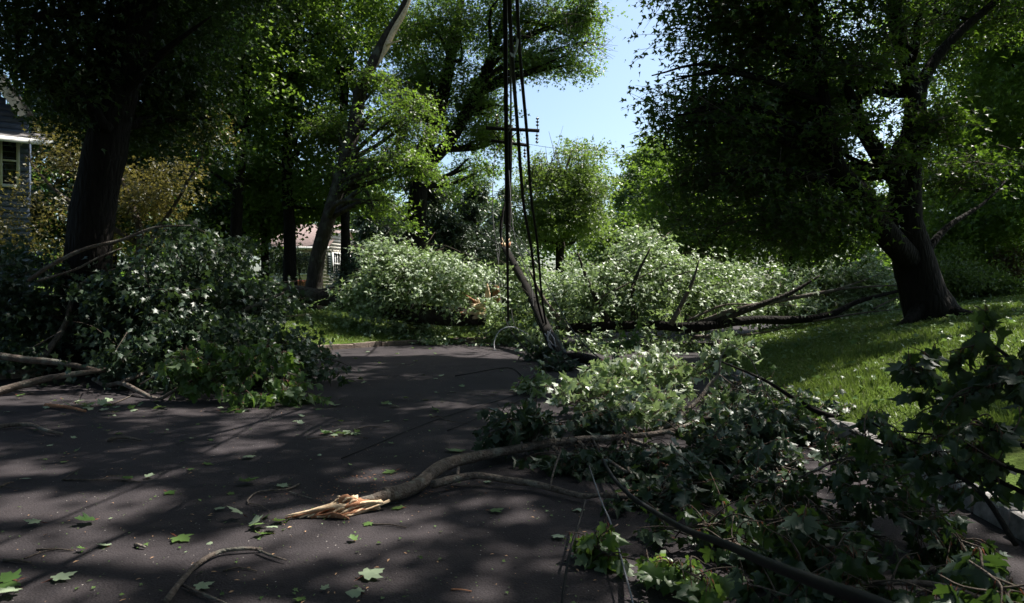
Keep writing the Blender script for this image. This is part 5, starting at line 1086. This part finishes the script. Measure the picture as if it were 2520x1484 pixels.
for lab, px, py, sz, fl, v in (("yellow green maple leaf lying flat in a sun patch at lower left", 420, 1322, .13, False, 0), ("large pale leaf at the bottom edge left of centre", 870, 1436, .14, True, 1), ("crumpled white leaf upside down at the bottom edge", 900, 1468, .10, True, 3),
        ("curled shiny leaf left of the looping twig", 590, 1188, .16, False, 3), ("small green leaf right of the splintered butt", 1000, 1256, .10, False, 0), ("fresh green leaf in the sun right of centre foreground", 1193, 1264, .11, False, 2), ("green leaf pair on the road beneath the bend of the limb", 985, 1160, .12, False, 1),
        ("dark green leaf lying just beyond the bend of the limb", 1122, 1120, .18, False, 0), ("small pale leaf beside the V shaped twig", 360, 1182, .08, True, 2), ("small green leaf on the left middle road", 495, 1148, .10, False, 0), ("bluish leaf in shade left of centre", 600, 1125, .12, True, 1), ("pale leaf at the end of a shadow left of centre", 527, 1253, .08, True, 0),
        ("pale green leaf of a bunch at the bottom left corner", 45, 1440, .12, False, 1), ("dark green leaf of a bunch at the bottom left corner", 66, 1432, .13, False, 2), ("blue green leaf right side of the bottom left bunch", 100, 1440, .12, True, 0), ("flat blue leaf front of the bottom left bunch", 58, 1452, .12, True, 2),
        ("dark leaf in the shade left of the sun patches", 245, 1285, .12, False, 3), ("small leaf with long stalk in the left foreground", 402, 1212, .09, False, 0), ("pale leaf lying on the curving bottom branch", 460, 1460, .10, True, 1), ("light green torn leaf near the bottom centre left", 745, 1470, .06, False, 1), ("small white leaf scrap near the bottom centre left", 788, 1462, .05, True, 2),
        ("green leaf on the near side of the limb butt", 917, 1286, .07, False, 2), ("leaf lying right of the hanging cluster stalk", 1355, 1318, .09, True, 0), ("pale leaf in the road between limbs", 1215, 1190, .07, True, 1), ("dark leaf under the second limb end", 1525, 1372, .11, False, 1), ("grey green leaf in shade left of the middle", 680, 1206, .10, True, 0),
        ("small yellow chip leaf in the centre shade", 1420, 1264, .09, True, 3), ("two toned leaf beyond the curled twig", 940, 1000, .14, False, 1)):
    road_leaf(lab, G(px, py), sz, None, fl, v)
# leaves at the splinter tip bunch
for k in range(9):
    p = G(655 + lr.gauss(0, 20), 1298 + lr.gauss(0, 10)); road_leaf("one of the pale leaves bunched at the splinter tip", p, lr.uniform(.08, .12), "leaves bunched at the splinter tip", k % 2 == 0, None, .6)
for k in range(26):
    p = G(250 + lr.gauss(0, 70), 1002 + lr.gauss(0, 6)); road_leaf("one of the bright leaves strewn by the short bark covered stick", p, lr.uniform(.09, .15), "bright leaves beside the bark covered stick", k % 3 > 0, None, .5)
for k in range(14):
    p = G(820 + lr.gauss(0, 35), 1070 + lr.gauss(0, 4)); road_leaf("one of the shaded leaves along the fine twig in mid road", p, lr.uniform(.07, .12), "leaves along the fine twig", k % 2 == 0, None, .3)
LAND = [("splintered butt of the limb", G(850, 1260)), ("curving branch at the bottom edge", G(500, 1400)), ("V shaped twig", G(240, 1182)), ("looping twig", G(680, 1210)), ("yellow green sunlit leaf", G(420, 1322)), ("bark covered stick", G(160, 1000)),
    ("short straight dark stick", G(300, 1081)), ("bent stick at the left edge", G(80, 1055)), ("fine twig in mid road", G(830, 1075)), ("bright leaves of the left heap", G(560, 1000)), ("foot of the leaning pole", G(1390, 900)), ("curled twig", G(1090, 1035)), ("leaf tuft by the sunlit branch", G(1275, 965)),
    ("bend of the broken limb", G(1110, 1160)), ("left lawn kerb", G(850, 862)), ("hanging leaf cluster", G(1420, 1380)), ("second broken limb", G(1320, 1200)), ("pale wire loop", G(1240, 875)), ("end of the dark fallen trunk", G(1500, 870)), ("right kerb", G(2000, 1060))]
def where_label(x, y, size, flip):
    nm, q = min(LAND, key=lambda t: (t[1][0] - x) ** 2 + (t[1][1] - y) ** 2); dx, dy = x - q[0], y - q[1]
    far = "just " if math.hypot(dx, dy) < .7 else ("well " if math.hypot(dx, dy) > 1.8 else "")
    side = (("right of" if dx > 0 else "left of") if abs(dx) > abs(dy) * .6 else ("beyond" if dy > 0 else "nearer than"))
    if len(nm.split()) > 6: far = ""
    return "%s %s leaf on the road %s%s the %s" % ("tiny" if size < .06 else "small" if size < .085 else "middling" if size < .11 else "large", "pale" if flip else "green", far, side, nm)
cnt = 0
while cnt < 170:
    y = 4.2 + 16 * lr.random() ** 1.3; x = lr.uniform(-.75, .72) * y
    if x > rkx(y) - .3 or y > lky(x) - .3: continue
    if lr.random() > (.25 if y < 7 else 1): continue
    sz_ = lr.uniform(.035, .10) if y < 9 else lr.uniform(.06, .13); fl_ = lr.random() < .55
    road_leaf(where_label(x, y, sz_, fl_), (x, y), sz_, "loose leaves scattered over the road", fl_, None, .3); cnt += 1
# shreds, chips and specks
r = np.random.default_rng(55); n = 2300
y = 3.4 + 17 * r.random(n) ** 1.5; x = r.uniform(-.76, .76, n) * y; ok = (x < rkx(y) - .05) & (y < lky(x) - .05); x, y = x[ok], y[ok]; n = len(x)
pos = np.column_stack([x, y, np.full(n, .012)]); Rm = frames(norm(r.normal(size=(n, 3)) * (1, 1, .1)), norm(np.array([0, 0, 1.0]) + r.normal(size=(n, 3)) * .3))
V, T, mi = inst(pos, Rm,   .010 + .026 * r.random(n) ** 3, T_NEED + T_LOW + T_MID[:1], r)
tag(link("leaf_scraps", mk("leaf_scraps", V, T, mats=[M['road_leaf']])), "tiny scraps of leaf and seed strewn over the road", "leaf scraps", kind="stuff")
n = 500; y = 3.5 + 9 * r.random(n) ** 1.4; x = r.uniform(-.76, .5, n) * y; pos = np.column_stack([x, y, np.full(n, .010)]); k = (x < rkx(y) - .1) & (y < lky(x) - .1); pos = pos[k]; n = len(pos)
Rm = frames(norm(r.normal(size=(n, 3)) * (1, 1, .05)), norm(np.array([0, 0, 1.0]) + r.normal(size=(n, 3)) * .2))
V, T, mi = inst(pos, Rm, .01 + .03 * r.random(n) ** 2, T_NEED, r)
tag(link("wood_chips", mk("wood_chips", V, T, mats=[M['cone']])), "small tan bark and wood chips strewn over the road", "wood chips", kind="stuff")
n = 240; pos = np.column_stack([r.normal(-1.0, .35, n), r.normal(5.6, .28, n), np.full(n, .010)])
Rm = frames(norm(r.normal(size=(n, 3)) * (1, 1, .05)), norm(np.array([0, 0, 1.0]) + r.normal(size=(n, 3)) * .2)); V, T, mi = inst(pos, Rm, .01 + .025 * r.random(n), T_NEED, r)
tag(link("sawdust", mk("sawdust", V, T, mats=[M['torn_red']])), "orange bark crumbs scattered behind the splintered butt", "bark crumbs", kind="stuff")

# ------------------------------------------------------------------ grass
def grass(label, x0, x1, y0, y1, n, side, seed, h=.07, w_=.012):
    r = np.random.default_rng(seed); y = y0 + (y1 - y0) * r.random(n) ** 1.2; x = r.uniform(x0, x1, n)
    if side == 'r': k = (x > rkx(y) + .2) & (x < y * .78 + .5)
    else: k = (y > lky(x) + .3) & (x > -y * .78)
    x, y = x[k], y[k]; n = len(x); z = ground_z(x, y); hh = h * (.5 + r.random(n)) * (.45 + 1.2 * N1(x * 1.6, y * 1.6)); a = r.random(n) * 6.28; dx, dy = np.cos(a) * w_, np.sin(a) * w_
    lean = r.normal(size=(n, 2)) * .035
    V = np.stack([np.column_stack([x - dx, y - dy, z - .01]), np.column_stack([x + dx, y + dy, z - .01]), np.column_stack([x + lean[:, 0], y + lean[:, 1], z + hh])], 1).reshape(-1, 3)
    T = np.arange(n * 3).reshape(-1, 3)
    tag(link("grass", mk("grass", V, T, mats=[M['grass']])), label, "grass", kind="stuff")
grass("short mown grass on the right bank, one strip in bright sun", 3.5, 18, 6, 24, 260000, 'r', 1, .05, .012)
grass("short mown grass of the left lawn between the fallen heaps", -15, 2, 12, 34, 170000, 'l', 2, .06, .016)
r = np.random.default_rng(66); n = 2600; y = 7 + 14 * r.random(n); x = r.uniform(4, 15, n); k = (x > rkx(y) + .3) & (r.random(n) < .75); x, y = x[k], y[k]
x2 = r.uniform(-10, -3, 700); y2 = r.uniform(17, 30, 700); k = y2 > lky(x2) + .3; x = np.concatenate([x, x2[k]]); y = np.concatenate([y, y2[k]]); n = len(x)
pos = np.column_stack([x, y, ground_z(x, y) + .07]); Rm = frames(norm(r.normal(size=(n, 3)) * (1, 1, .2)), norm(np.array([0, 0, 1.0]) + r.normal(size=(n, 3)) * .5)); V, T, mi = inst(pos, Rm, .05 + .07 * r.random(n), T_MID, r)
tag(link("leaf_litter", mk("leaf_litter", V, T, mats=[M['road_leaf']])), "pale torn leaves scattered through the grass of both lawns", "leaf litter", kind="stuff")
